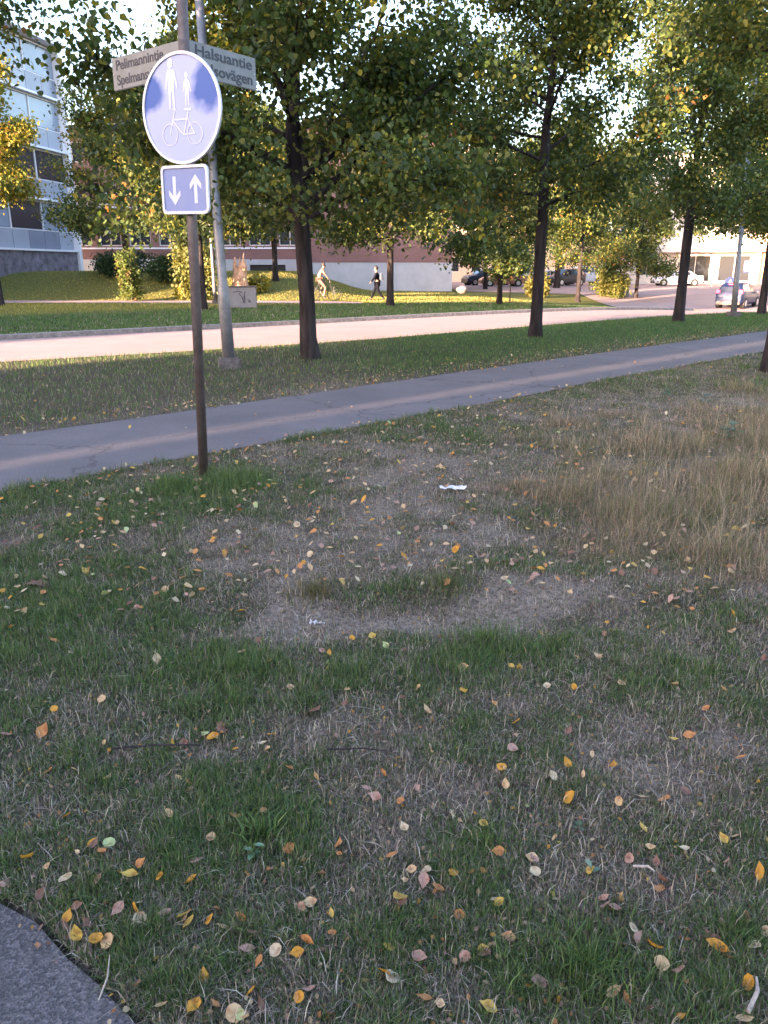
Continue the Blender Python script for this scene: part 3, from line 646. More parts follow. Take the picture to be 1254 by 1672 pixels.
# litter and twigs
def crumple(px, py, L, Wd, label, cat='paper scrap', name='paper_scrap', rot=0.2):
    x, y = G(px, py); mb = MB(); nx_, ny_ = 9, 4; vs = []; fs = []
    for i in range(nx_):
        for j in range(ny_): vs.append((L*(i/(nx_-1)-.5), Wd*(j/(ny_-1)-.5)*(1+.3*math.sin(i*2.1)), .02+random.uniform(0, .022)))
    for i in range(nx_-1):
        for j in range(ny_-1): fs.append((i*ny_+j, (i+1)*ny_+j, (i+1)*ny_+j+1, i*ny_+j+1))
    o = mb.add(vs, fs).build(name, M['paper'], loc=(x, y, float(Zg(np.array([x]), np.array([y]))[0])+.004)); o.rotation_euler.z = rot; return tag(o, label, cat)
crumple(740, 804, .19, .06, 'crumpled white paper scrap lying on the dry upper lawn')
crumple(518, 1018, .07, .022, 'thin white paper scrap on the bare strip', rot=-.2)
def twig(p0, p1, r, label, m='twig'):
    a = G(*p0); b = G(*p1); z0 = float(Zg(*[np.array([q]) for q in a])[0])+.03; z1 = float(Zg(*[np.array([q]) for q in b])[0])+.035
    mid = ((a[0]+b[0])/2-a[0]+.01, (a[1]+b[1])/2-a[1], (z1-z0)/2+.008)
    o = MB().tube([(0, 0, 0), mid, (b[0]-a[0], b[1]-a[1], z1-z0)], [r, r*.9, r*.5], 6).build('twig', M[m], loc=(a[0], a[1], z0)); return tag(o, label, 'twig')
twig((185, 1232), (330, 1226), .004, 'dark thin twig lying level on the left lawn', 'bark')
twig((535, 1236), (640, 1240), .003, 'dark short twig in the middle of the lawn', 'bark')
twig((1032, 1426), (1068, 1438), .0035, 'pale short twig left of a red brown leaf')
twig((1218, 1672), (1231, 1618), .005, 'pale stalk standing at the lower right corner')
twig((158, 1642), (182, 1580), .002, 'thin pale straw over the edge of the paved corner')

# ------------------------------------------------------------------ trees
def leaf_cloud(C, per, spread, size, pal, probs, ysun=None, flat=.75):
    probs = np.array(probs)/sum(probs); C = np.asarray(C); n0 = len(C); n = n0*per
    P = np.repeat(C, per, axis=0)+rng.normal(0, 1, (n, 3))*np.array([spread, spread, spread*flat])
    # palette chosen mostly per cluster, so colours come in patches
    ci = rng.choice(len(pal), n0, p=probs); own = rng.choice(len(pal), n, p=probs); pk = np.where(rng.random(n) < .7, np.repeat(ci, per), own)
    col = np.array(pal)[pk]*rng.uniform(.7, 1.3, (n, 1))
    az = rng.uniform(0, 6.283, n); dn = rng.uniform(.1, 1.35, n)      # leaves droop
    d1 = np.stack([np.cos(az)*np.cos(dn), np.sin(az)*np.cos(dn), -np.sin(dn)], -1)
    ro = rng.uniform(-1.0, 1.0, n); sd = np.stack([-np.sin(az), np.cos(az), 0*az], -1); up = np.cross(d1, sd)
    sd2 = sd*np.cos(ro)[:, None]+up*np.sin(ro)[:, None]; up2 = np.cross(d1, sd2)
    s = size*rng.uniform(.6, 1.3, n)[:, None]
    V = np.empty((n, 6, 3))
    V[:, 0] = P; V[:, 1] = P+d1*s*.35+sd2*s*.42+up2*s*.08; V[:, 2] = P+d1*s*.75+sd2*s*.3+up2*s*.06; V[:, 3] = P+d1*s*1.1; V[:, 4] = P+d1*s*.75-sd2*s*.3+up2*s*.06; V[:, 5] = P+d1*s*.35-sd2*s*.42+up2*s*.08
    base = (np.arange(n)*6)[:, None]; F = np.concatenate([base+np.array([0, 1, 2, 3]), base+np.array([0, 3, 4, 5])], 1).ravel()
    return V.reshape(-1, 3), F, np.full(2*n, 4), np.repeat(col, 6, axis=0)
GRN = [(.060, .092, .032), (.080, .122, .036), (.048, .075, .036), (.16, .175, .045), (.28, .25, .05), (.26, .13, .04)]
PR1 = [.28, .30, .16, .19, .065, .004]
def curve(p0, az, el, L, n=6, up=.25, wob=.12, rr=random):
    pts = [Vector(p0)]; d = Vector((math.cos(az)*math.cos(el), math.sin(az)*math.cos(el), math.sin(el)))
    for k in range(n):
        d = (d+Vector((rr.gauss(0, wob), rr.gauss(0, wob), rr.gauss(0, wob*.6)+up/n))).normalized(); pts.append(pts[-1]+d*L/n)
    return pts
def make_tree(seed, h, r0, fork, nl, spread, low=2.3, explicit=(), lean=(0, 0), per=34, lsize=.10, pal=GRN, pr=PR1, cs=.26, twigs=7, topfill=1.0, ns=10, bark='bark', upright=.5, droop=0):
    """returns (trunk mesh, crown mesh); the trunk mesh carries the limbs"""
    rr = random.Random(seed); mb = MB(); tips = []
    tr = [Vector((0, 0, -.15)), Vector((0, 0, .05)), Vector((lean[0]*.1, lean[1]*.1, .35))]
    rad = [r0*1.65, r0*1.38, r0*1.1]
    nseg = 12
    for k in range(1, nseg+1):
        t = k/nseg; z = .35+(h*.93-.35)*t
        tr.append(Vector((lean[0]*t+rr.gauss(0, .05)*(z > fork), lean[1]*t+rr.gauss(0, .05)*(z > fork), z)))
        rad.append(r0*(1.0-.12*t if z < fork else max(.88*(1-(z-fork)/(h-fork))**.85, .03)))
    mb.tube(tr, rad, 14, jit=.10)
    def at_z(z):
        for a, b in zip(tr, tr[1:]):
            if b.z >= z: f = (z-a.z)/max(b.z-a.z, 1e-4); return a.lerp(b, f)
        return tr[-1]
    limbs = []
    for pts, r in explicit: limbs.append(([Vector(p) for p in pts], r))
    a0 = rr.random()*6.28
    for i in range(nl):
        f = (i+.5)/nl; z = fork*.95+(h*.88-fork*.95)*f**1.05
        az = a0+i*2.4+rr.gauss(0, .3); el = R(8)+R(55)*f*upright*1.4+rr.gauss(0, .1)
        L = spread*(1.0-.55*max(0, f-.35)/.65)*rr.uniform(.8, 1.15)
        limbs.append((curve(at_z(z), az, el, L, 6, .35 if not droop else -.2, .13, rr), r0*(.36-.2*f)))
    for pts, r in limbs:
        n = len(pts); mb.tube(pts, [max(r*(1-.8*k/(n-1)), .008) for k in range(n)], 7, caps=False, jit=.08)
        for s in range(twigs):
            f = .25+.75*(s+rr.random()*.8)/twigs; k = min(int(f*(n-1)), n-2); p = pts[k].lerp(pts[k+1], f*(n-1)-k)
            d = (pts[k+1]-pts[k]).normalized(); az = math.atan2(d.y, d.x)+rr.choice((-1, 1))*rr.uniform(.4, 1.3)
            L = spread*.42*rr.uniform(.55, 1.1)*(1.1-.5*f)
            tw = curve(p, az, rr.uniform(-.35, .75)-droop*.5, L, 4, -.15-droop, .18, rr)
            mb.tube(tw, [.016, .013, .010, .007, .004], 4, caps=False)
            for q in tw[1:]: tips.append(q+Vector((rr.gauss(0, .12), rr.gauss(0, .12), rr.gauss(0, .1))))
            for e in range(2):
                q = tw[2+e]; t2 = curve(q, rr.random()*6.28, rr.uniform(-.5, .7), L*.45, 2, -.2, .2, rr)
                tips += t2[1:]
        tips.append(pts[-1])
    for k in range(int(14*topfill)): tips.append(at_z(h*rr.uniform(.6, .93))+Vector((rr.gauss(0, .5), rr.gauss(0, .5), rr.gauss(0, .3))))
    for k in range(int(nl*1.3)):                          # short drooping sprays around the foot of the crown
        az = rr.random()*6.28; q = spread*rr.uniform(.35, 1.0); z = low+rr.uniform(.35, 1.1)
        for e in range(4): tips.append(Vector((q*math.cos(az)+rr.gauss(0, .18), q*math.sin(az)+rr.gauss(0, .18), z+rr.gauss(0, .12)-.08*e)))
    tips = np.array([t[:] for t in tips if t.z > low*.85])
    wood = mb.build('trunk_proto', M[bark], smooth=True); wm = wood.data; bpy.data.objects.remove(wood)
    cm = np_mesh('crown', *leaf_cloud(tips, per, cs, lsize, pal, pr)); cm.materials.append(M['leaf'])
    return wm, cm
def place_tree(name, meshes, px, py, label, rz=0, sc=1.0, group=None, pos=None, tilt=(0, 0), sz=None):
    x, y = pos if pos else G(px, py); r = empty(name, (x, y, Hf(x, y)), rz, label, 'tree', group)
    r.scale = (sc, sc, sz or sc); r.rotation_euler = (tilt[0], tilt[1], rz)
    a = bpy.data.objects.new('trunk', meshes[0]); b = bpy.data.objects.new('crown', meshes[1])
    for o in (a, b): COL.objects.link(o); o.parent = r
    return r
GV = 'trees lining the near side of the street'; GF = 'trees lining the far side of the street'
ex = [([(0, 0, 2.95), (-.22, .1, 4.0), (-.30, .1, 5.3), (-.40, .15, 7.6)], .11), ([(-.12, 0, 3.7), (-.5, .1, 4.6), (-.95, .1, 5.4), (-1.3, .2, 6.9)], .085),
      ([(0, 0, 2.9), (-.5, -.2, 3.25), (-1.1, -.3, 3.45), (-1.9, -.4, 3.5), (-2.5, -.4, 3.3)], .055), ([(.05, 0, 2.55), (.75, .1, 3.15), (1.5, .1, 3.85), (2.2, .1, 4.4), (3.0, .2, 4.9)], .07),
      ([(.0, 0, 2.95), (.35, .1, 3.4), (.5, .1, 4.1), (1.15, .1, 5.0), (1.5, .1, 6)], .06), ([(.03, 0, 2.95), (.6, -.1, 3.4), (1.0, -.2, 4.1), (1.3, -.3, 4.7)], .05),
      ([(0, 0, 2.3), (.7, -.5, 2.6), (1.6, -.9, 2.85), (2.4, -1.1, 2.7)], .04), ([(0, 0, 2.3), (-.7, .4, 2.7), (-1.6, .6, 2.9), (-2.6, .7, 2.7)], .04)]
T1 = make_tree(11, 8.6, .138, 2.9, 20, 3.3, 2.0, ex, lean=(-.35, 0), per=36, lsize=.088, cs=.23)
place_tree('street_tree', T1, 507, 585, 'large oak like tree with a dark forked trunk, nearest to the sign post', group=GV)
T2 = make_tree(23, 9.2, .13, 2.9, 22, 2.9, 2.7, per=36, lsize=.088, cs=.23, lean=(.1, 0))
place_tree('street_tree', T2, 874, 550, 'tall straight dark trunked tree right of centre on the near verge', 1.0, group=GV)
T3 = make_tree(37, 9.0, .145, 3.0, 21, 2.9, 2.7, per=36, lsize=.09, cs=.24, lean=(.15, .1))
place_tree('street_tree', T3, 1107, 525, 'tree with a thick dark trunk left of the dark blue car', 0.4, group=GV)
place_tree('street_tree', T2, 1243, 513, 'dark trunked tree just right of the dark blue car', 2.6, 1.0, group=GV)
place_tree('street_tree', T3, 0, 0, 'tree farthest right along the near side of the street', 4.0, 1.0, pos=xy(38, 10.7), group=GV)
TL = make_tree(91, 9, .15, 4.0, 15, 3.1, 4.3, per=40, lsize=.065, cs=.23)
place_tree('street_tree', TL, 0, 0, 'tree beyond the upper left corner, only its dark branch ends in view', 2.5, 1.0, pos=xy(1.2, 10.9), group=GV)
TR = make_tree(41, 8.5, .15, 4.2, 14, 2.4, 4.6, per=30, lsize=.075, cs=.24)
place_tree('path_tree', TR, 1262, 607, 'tree by the right edge of the photo on the near side of the path', 1.3, 1.0)
F1 = make_tree(51, 8.8, .15, 2.9, 18, 2.7, 2.7, per=26, lsize=.12, cs=.30)
F2 = make_tree(57, 9.5, .15, 2.6, 18, 3.2, 2.2, per=26, lsize=.12, cs=.30, pr=[.25, .28, .14, .18, .12, .03])
F3 = make_tree(63, 7.5, .13, 2.3, 15, 3.0, 1.9, per=15, lsize=.15, cs=.30, droop=.35)
place_tree('street_tree', F1, 637, 500, 'tree beside the walking person across the street', 1.2, group=GF)
place_tree('street_tree', F3, 815, 497, 'tree with spreading low limbs in front of the parked cars', 2.2, group=GF)
place_tree('street_tree', F2, 943, 492, 'slender tree right of the parked cars across the street', 0.5, group=GF)
place_tree('street_tree', F3, 1038, 487, 'low bushy tree at the end of the far verge by the junction', 3.6, group=GF)
place_tree('street_tree', F1, 333, 506, 'broad tree behind the sign post across the street', 4.2, .8, group=GF, sz=1.05)
place_tree('street_tree', F2, 0, 0, 'tall tree in front of the brick wing on the left lawn', 3.0, 1.1, pos=(-14.3, 45), group='trees on the lawn in front of the buildings')
place_tree('street_tree', F1, 450, 458, 'tree on the green bank in front of the brick building', 2.0, 1.0, group='trees on the lawn in front of the buildings')
# sunlit yellow-green tree at the upper left and tall trees behind the street
YG = [(.16, .19, .04), (.26, .24, .05), (.10, .13, .035), (.34, .27, .06), (.30, .25, .04), (.30, .12, .03)]
Y1 = make_tree(71, 10, .12, 4.3, 15, 2.2, 4.4, per=22, lsize=.13, cs=.26, pal=YG, pr=[.3, .3, .15, .2, .03, .02])
place_tree('yellowing_tree', Y1, 0, 0, 'yellow green sunlit tree in front of the pale panelled building', 0.3, 1.0, pos=(-16.6, 34.5))
Y2 = make_tree(73, 14, .22, 4.5, 20, 4.0, 4.0, per=14, lsize=.20, cs=.42, pal=YG, pr=[.3, .2, .3, .12, .05, .03])
B1 = make_tree(77, 14, .24, 4, 20, 4.2, 3.6, per=14, lsize=.20, cs=.42, pr=[.22, .27, .13, .2, .15, .03])
GB = 'tall trees beyond the junction'
place_tree('background_tree', Y2, 0, 0, 'tall yellowing tree rising at the right edge behind the street', 0.3, 1.1, pos=(29, 58), group=GB)
place_tree('background_tree', B1, 0, 0, 'tall green tree standing behind the slender tree across the street', 1.3, 1.0, pos=(15.5, 72), group=GB)
place_tree('background_tree', F3, 0, 0, 'small weeping grey green tree beside the cream building', 1.3, 1.15, pos=(8.6, 68), group=GB)
place_tree('background_tree', B1, 0, 0, 'tall green tree beyond the parked cars', 2.6, .9, pos=(22, 78), group=GB)
place_tree('background_tree', Y2, 0, 0, 'tall yellow tree right of the junction', 2.2, .95, pos=(38, 68), group=GB)
place_tree('background_tree', Y2, 0, 0, 'yellowing tree rising over the brick building', 4.2, 1.2, pos=(4, 84), group=GB)
place_tree('background_tree', B1, 0, 0, 'green tree rising behind the brick wing on the left', 5.2, 1.2, pos=(-14, 82), group=GB)
# sapling with stake
x, y = G(832, 495); SP = make_tree(81, 3.6, .035, 1.3, 7, 1.0, 1.3, per=16, lsize=.12, cs=.2, twigs=4, bark='bark2')
place_tree('sapling', SP, 832, 495, 'thin young sapling right beside the low limbed tree across the street', 0.2)

# bushes
def bush(name, px, py, w, h, n, size, pal, pr, label, shape='round', per=20, pos=None, cs=.12, stemm='bark2', base=.15):
    x, y = pos if pos else G(px, py); r = empty(name, (x, y, Hf(x, y)), 0, label, 'bush'); pts = []
    mb = MB()
    for k in range(9):
        a = random.random()*6.28; q = random.uniform(.2, .8)*w/2
        mb.tube([(0, 0, -.05), (q*.4*math.cos(a), q*.4*math.sin(a), h*.35), (q*math.cos(a), q*math.sin(a), h*.75)], [.035, .025, .008], 5, caps=False)
    mb.build('stem', M[stemm], r, True)
    lob = [(random.gauss(0, w*.2), random.gauss(0, w*.2), random.uniform(.5, 1)) for k in range(9)]
    while len(pts) < n:
        lx, ly, lh = random.choice(lob); t = random.random()
        if shape == 'round': rad = w*.27*math.sqrt(max(1-(2*t-1)**2, .05))
        else: rad = w*.16*(1-.6*t)
        a = random.random()*6.28; q = rad*math.sqrt(random.random()); z = base+(h*lh-base)*t
        pts.append((lx+q*math.cos(a), ly+q*math.sin(a), z))
    me = np_mesh('foliage', *leaf_cloud(pts, per, cs, size, pal, pr)); me.materials.append(M['leaf']); o = link('foliage', me, None, r); return r
CON = [(.12, .17, .05), (.17, .21, .06), (.09, .13, .045), (.24, .15, .07)]
bush('conifer_bush', 0, 0, 1.5, 2.7, 260, .10, CON, [.4, .3, .2, .1], 'sunlit yellow green conifer bush with upright shoots on the lawn', 'spiky', 22, cs=.10, pos=(-12.6, 39.2+.6))
bush('willow_bush', 0, 0, 2.3, 3.9, 420, .16, [(.2, .22, .08), (.26, .27, .1), (.12, .15, .05)], [.4, .35, .25], 'tall sunlit pale green bush behind the sign post', 'round', 20, pos=(-9.7, 41.3), cs=.22)
bush('dark_bush', 0, 0, 3.0, 1.5, 300, .13, [(.03, .06, .03), (.05, .09, .045)], [.5, .5], 'dark green bush on the bank left of the tall pale bush', 'round', 20, pos=(-12.0, 45.5), cs=.2)
bush('dark_bush', 0, 0, 3.0, 1.2, 260, .13, [(.03, .06, .03), (.05, .09, .045)], [.5, .5], 'low dark green bush between conifer and stone wall', 'round', 20, pos=(-15.6, 47.5), cs=.2)
bush('golden_shrub', 303, 488, 1.2, 1.2, 120, .16, [(.4, .34, .06), (.3, .28, .06)], [.5, .5], 'golden grassy shrub left of the sign post on the path edge', 'spiky', 18, cs=.09)
bush('golden_shrub', 421, 478, .8, 1.0, 70, .15, [(.4, .34, .06), (.3, .28, .06)], [.5, .5], 'golden grassy shrub right of the carved stump', 'spiky', 16, cs=.08)
bush('golden_shrub', 868, 478, 1.4, 1.7, 120, .16, [(.2, .18, .05), (.14, .15, .045)], [.5, .5], 'golden green shrub at the edge of the parking street', 'round', 18, cs=.14, pos=(11.2, 58))
bush('golden_shrub', 990, 470, 3.2, 2.0, 170, .18, [(.19, .18, .05), (.12, .15, .04)], [.5, .5], 'wide golden green shrub behind the slender tree', 'round', 18, cs=.25, pos=(17.5, 61))

# ------------------------------------------------------------------ buildings
def wall_frame(p0, p1):                                  # local frame: x along the facade, -y outwards, origin p0
    d = Vector((p1[0]-p0[0], p1[1]-p0[1], 0)); return math.atan2(d.y, d.x), d.length
def facade(root, wins, wall_mat, L, h0, h1, thick, name='wall', frame=M['frame'], glass=M['glass'], rec=.14):
    """a real wall with openings: strips between window rectangles; every window its own part with a pane"""
    xs = sorted({0, L, *[w[0] for w in wins], *[w[1] for w in wins]}); zs = sorted({h0, h1, *[w[2] for w in wins], *[w[3] for w in wins]})
    mb = MB(); used = set()
    def solid(i, j):
        cx = (xs[i]+xs[i+1])/2; cz = (zs[j]+zs[j+1])/2
        return not any(w[0] < cx < w[1] and w[2] < cz < w[3] for w in wins)
    for j in range(len(zs)-1):
        i = 0
        while i < len(xs)-1:
            if solid(i, j):
                k = i
                while k+1 < len(xs)-1 and solid(k+1, j): k += 1
                mb.box(((xs[i]+xs[k+1])/2, thick/2, (zs[j]+zs[j+1])/2), (xs[k+1]-xs[i], thick, zs[j+1]-zs[j])); i = k+1
            else: i += 1
    mb.build(name, wall_mat, root)
    for (a, b, c, d_) in wins:
        f = MB(); t_ = .07; w_ = b-a; hh_ = d_-c
        for (cx, cz, sx, sz) in (((a+b)/2, c+t_/2, w_, t_), ((a+b)/2, d_-t_/2, w_, t_), (a+t_/2, (c+d_)/2, t_, hh_-2*t_), (b-t_/2, (c+d_)/2, t_, hh_-2*t_)): f.box((cx, rec, cz), (sx, .06, sz))
        if w_ > 1.1: f.box(((a+b)/2, rec, (c+d_)/2), (.06, .05, hh_-2*t_))
        fo = f.build('window', frame, root); MB().box(((a+b)/2, rec+.045, (c+d_)/2), (w_-.02, .02, hh_-.02)).build('pane', glass, fo)
def side_box(root, L, depth, h0, h1, m, th, name='wall'):    # the other three walls and roof behind a facade
    mb = MB(); mb.box((th/2+.002, depth/2+th/2, (h0+h1)/2), (th, depth-th-.004, h1-h0)).box((L-th/2-.002, depth/2+th/2, (h0+h1)/2), (th, depth-th-.004, h1-h0)).box((L/2, depth+.1, (h0+h1)/2), (L, .2, h1-h0))
    mb.build(name, m, root)
    MB().box((L/2, depth/2, h1+.13), (L+.4, depth+.5, .24)).build('roof', M['darkconc'], root)
# brick building: gable end facing us and long wing to the left
bx0, by0, bx1, by1 = -5.6, 60.6, 5.2, 61.2
an, L = wall_frame((bx0, by0), (bx1, by1))
b = empty('brick_building', (bx0, by0, 0), an, 'red brick building end wall above a pale concrete base in the middle distance', 'building')
facade(b, [], M['brick'], L, 2.0, 11.5, .3)
MB().box((L/2, .14, .95), (L-.02, .24, 2.1)).build('plinth', M['plinth'], b)
side_box(b, L, 14, 0, 11.5, M['brick'], .3)
an2, L2 = wall_frame((-30, 64), (-5.65, 62.6))
b2 = empty('brick_wing', (-30, 64, .75), an2, 'long red brick wing with rows of windows left of the brick end wall', 'building')
wins = []
for fl in (2.5, 5.5, 8.5):
    xx = .8
    while xx < L2-2.4: wins.append((xx, xx+1.7, fl, fl+1.45)); xx += 2.35
facade(b2, wins, M['brick'], L2, 1.5, 10.8, .3)
facade(b2, [(L2-4.8, L2-2.0, .55, 1.1)], M['plinth'], L2, -.3, 1.5, .26, 'plinth', M['black'], M['black'])
side_box(b2, L2, 10, -.3, 10.8, M['brick'], .3)
MB().box((L2/2, -.03, 2.32), (L2-.1, .06, .12)).box((L2/2, -.03, 5.32), (L2-.1, .06, .12)).build('sill_band', M['trimw'], b2)
# pale panelled apartment building at left
c0 = (-24.9, 33.0); c1 = (-20.6, 54.5); an3, L3 = wall_frame(c0, c1)
b3 = empty('panelled_building', (c0[0], c0[1], 0), an3, 'tall pale grey building clad in glass and panels on a stone base at left', 'building')
MB().box((L3/2, 1.5+.0, .9), (L3, 3.0, 3.4)).build('stone_base', M['stonewall'], b3)
z0 = 2.6; bays = 14; bw = L3/bays
MB().box((L3/2, 6.3, 8.6), (L3-.1, 12, 12.2)).build('wall', M['panel2'], b3)
MB().box((L3*.36, 7.6, 17.4), (L3*.7, 9, 5.0)).build('penthouse', M['panel2'], b3)
for fl in range(4):
    zb = z0+fl*3.0
    MB().box((L3/2, .12, zb+.06), (L3, .5, .12)).build('ledge', M['trimw'], b3)
    for k in range(bays):
        MB().box(((k+.5)*bw, .2, zb+.12+.55), (bw-.04, .06, 1.06)).build('balcony_panel', M['panel' if random.random() < .6 else 'panel2'], b3)
    for k in range(bays//2):
        dk = random.random() < (.55 if fl == 1 else .25)
        f = MB().box(((2*k+1)*bw, .225, zb+1.2+.04), (2*bw-.02, .1, .05)).box(((2*k+1)*bw, .225, zb+2.93), (2*bw-.02, .1, .07)).box((2*k*bw+.04, .225, zb+2.07), (.06, .09, 1.6)).build('window', M['trimw'], b3)
        MB().box(((2*k+1)*bw, .24, zb+2.08), (2*bw-.16, .02, 1.55)).build('pane', M['glass'] if dk else mat('pale_glass', (.26, .31, .40), .15, noise=.1, nscale=.5), f)
MB().box((L3+.12, .1, 7.3), (.32, .6, 14.6)).build('corner_post', M['trimw'], b3)
MB().box((L3/2, 6, 14.78), (L3+.8, 13, .2)).build('roof', M['trimw'], b3)
# cream block beyond the parking street
def block(name, x0, y0, x1, y1, depth, h, wm, floors, step, ww, wh, label, z=0, first=1.2, pitch=3.1, mg=1.0, extra=()):
    an, L = wall_frame((x0, y0), (x1, y1)); b = empty(name, (x0, y0, z), an, label, 'building'); wins = list(extra)
    for fl in range(floors):
        xx = mg
        while xx+ww < L-.4:
            w = (xx, xx+ww, first+fl*pitch, first+fl*pitch+wh)
            if not any(w[0] < e[1]+.05 and w[1] > e[0]-.05 and w[2] < e[3]+.05 and w[3] > e[2]-.05 for e in extra): wins.append(w)
            xx += step
    facade(b, wins, wm, L, -.5, h, .35); side_box(b, L, depth, -.5, h, wm, .35)
    return b, L
cb, cl = block('cream_building', 7.3, 101, 26, 99, 14, 15, M['cream'], 5, 2.6, 1.1, 1.7, 'sunlit cream building with plain windows behind the parked cars', pitch=2.95)
cb.location.z = 0
wb, wl = block('shop_building', 24.5, 86, 62, 76, 14, 12.5, M['shopw'], 3, 3.0, 1.6, 1.5, 'sunlit white shop building with a yellow panelled front at the junction', first=4.9, pitch=2.9,
     extra=[(2.2, 4.4, .9, 2.7), (6.6, 9.6, .3, 2.9), (10.4, 13.4, .3, 2.9), (22.5, 24.8, .8, 2.9), (28, 31, .8, 2.9)])
MB().box((wl/2, -.5, 3.45), (wl, 1.2, .5)).build('canopy', M['shopw'], wb)
yp = MB().box((17.8, -.05, 1.9), (6.6, .1, 2.5)).build('shop_front', M['shopy'], wb)
MB().box((17.0, -.12, 2.2), (1.0, .04, 1.3)).build('door_window', M['glass'], yp)
for k in range(3): MB().box((16.5+k*1.7, -.12, 1.05), (1.3, .04, .45)).build('low_panel', M['cream'], yp)
MB().box((14.0, -.45, 1.5), (.35, .35, 3.4)).build('pillar', M['shopw'], wb)
MB().box((21.8, -.45, 1.5), (.35, .35, 3.4)).build('pillar', M['shopw'], wb)
block('distant_building', 62, 80, 90, 92, 14, 12, M['cream'], 3, 3.0, 1.4, 1.6, 'distant cream building at the far right end of the street')
block('distant_building', -34, 100, 4, 106, 14, 13, M['shopw'], 4, 3.0, 1.4, 1.6, 'distant pale building behind the brick building')
# unseen blocks added out of view to cast shade on lawn, verges, trees and brick
def off(name, u0, u1, n0, n1, h, label, m=M['cream']):
    x, y = xy(u0, n0); b = empty(name, (x, y, 0), math.atan2(UY, UX), label, 'building'); L = u1-u0; D = n1-n0
    MB().box((L/2, D/2, h/2-.2), (L, D, h+.2)).build('wall', m, b)
    MB().box((L/2, D/2, h+.07), (L+.3, D+.3 if False else D, .18)).build('roof', M['darkconc'], b)
    for k in range(int(L//3)):
        for f in range(int(h//3)):
            q = MB().box((1.6+3*k, -.02, 1.9+3*f), (1.3, .08, 1.4)).build('window', M['frame'], b)
            MB().box((1.6+3*k, -.05, 1.9+3*f), (1.14, .06, 1.24)).build('pane', M['glass'], q)
    return b
off('long_shade_block', -48, -30, -45, 6.62, 12, 'long unseen block added behind the photographer to shade the near side')
off('corner_shade_block', -48, -30, 6.93, 13.1, 10.5, 'unseen block added beside the street behind the photographer to shade the verge')  # gap beside the long block lets a streak of sun onto the path
off('street_shade_block', -62, -30, 18.3, 27.2, 10, 'unseen block added across the street behind the photographer to shade the far verge')
off('tall_shade_block', -40, -16, 40.0, 52, 22, 'tall unseen block added far left across the street to shade the brick walls')
g_ = empty('low_shade_block', (-42, 9, 0), 0, 'low unseen block added at the far left across the street to shade the lawn', 'building')
MB().box((12.5, 5.5, 1.95), (25, 11, 4.1)).build('wall', M['shopw'], g_); MB().box((12.5, 5.5, 4.08), (25.0, 11.0, .15)).build('roof', M['darkconc'], g_)  # added block, height set so its shadow ends at the far path

# ------------------------------------------------------------------ sign post
bxp, byp = G(333, 780); top = AT(297, 2, byp); base = Vector((bxp, byp, float(Zg(np.array([bxp]), np.array([byp]))[0])-.05))
dirp = (top-base).normalized(); top = base+dirp*((3.75-base.z)/dirp.z)
sp = empty('sign_post', (bxp, byp, 0), 0, 'weathered round steel post leaning left with a round blue sign and street name plates', 'sign post')
o_ = Vector((bxp, byp, 0))
MB().tube([base-o_, base.lerp(top, .5)-o_, top-o_], .035, 20).build('pole', M['steel'], sp, True)
def on_post(py):                                        # point of the post axis seen at picture height py
    lo, hi = 0.0, 1.0
    for k in range(40):
        m_ = (lo+hi)/2; q = base.lerp(top, m_); yy = float(topix(q.x, q.y, q.z)[1])
        if yy > py: lo = m_
        else: hi = m_
    return base.lerp(top, lo)
FA = R(28)                                              # the sign faces back along the street
nrm = Vector((-math.sin(FA), -math.cos(FA), 0)); rgt = Vector((math.cos(FA), -math.sin(FA), 0))
lean_y = math.atan2(dirp.x, dirp.z)
def sign_frame(c, out, name, label=None):
    e = bpy.data.objects.new(name, None)
def mk_frame(c, outo, tiltz=0):
    M_ = Matrix.Identity(4); up = (Vector((0, 0, 1))+Vector((dirp.x, dirp.y, 0))*.8).normalized(); n2 = nrm; r2 = up.cross(n2).normalized()*1; r2 = (n2.cross(up)*-1).normalized(); n2 = r2.cross(up)*1
    for i in range(3): M_[i][0] = r2[i]; M_[i][1] = -n2[i] if False else (up.cross(r2))[i]; M_[i][2] = up[i]
    M_.translation = Vector(c)-o_+nrm*outo; return M_
def disc_poly(r, n=72): return [(r*math.cos(2*math.pi*k/n), r*math.sin(2*math.pi*k/n)) for k in range(n)]
def rrect(w, h, r, n=6):
    out = []
    for cx, cz, a0 in ((w/2-r, h/2-r, 0), (-w/2+r, h/2-r, 90), (-w/2+r, -h/2+r, 180), (w/2-r, -h/2+r, 270)):
        for k in range(n+1): a = R(a0+90*k/n); out.append((cx+r*math.cos(a), cz+r*math.sin(a)))
    return out
def ring_mesh(outer, inner, depth):
    mb = MB(); n = len(outer); vs = [(x, -depth, z) for x, z in outer]+[(x, -depth, z) for x, z in inner]+[(x, 0.004, z) for x, z in outer]+[(x, 0.004, z) for x, z in inner]; fs = []
    for i in range(n):
        j = (i+1) % n; fs += [(i, j, n+j, n+i), (i, 2*n+i, 2*n+j, j), (n+i, n+j, 3*n+j, 3*n+i), (2*n+i, 3*n+i, 3*n+j, 2*n+j)]
    return mb.add(vs, fs)
def flat_part(name, polys, y, m, parent, th=.002):
    mb = MB()
    for pl in polys: mb.prism(pl, th, Matrix.Translation((0, y, 0)))
    return mb.build(name, m, parent)
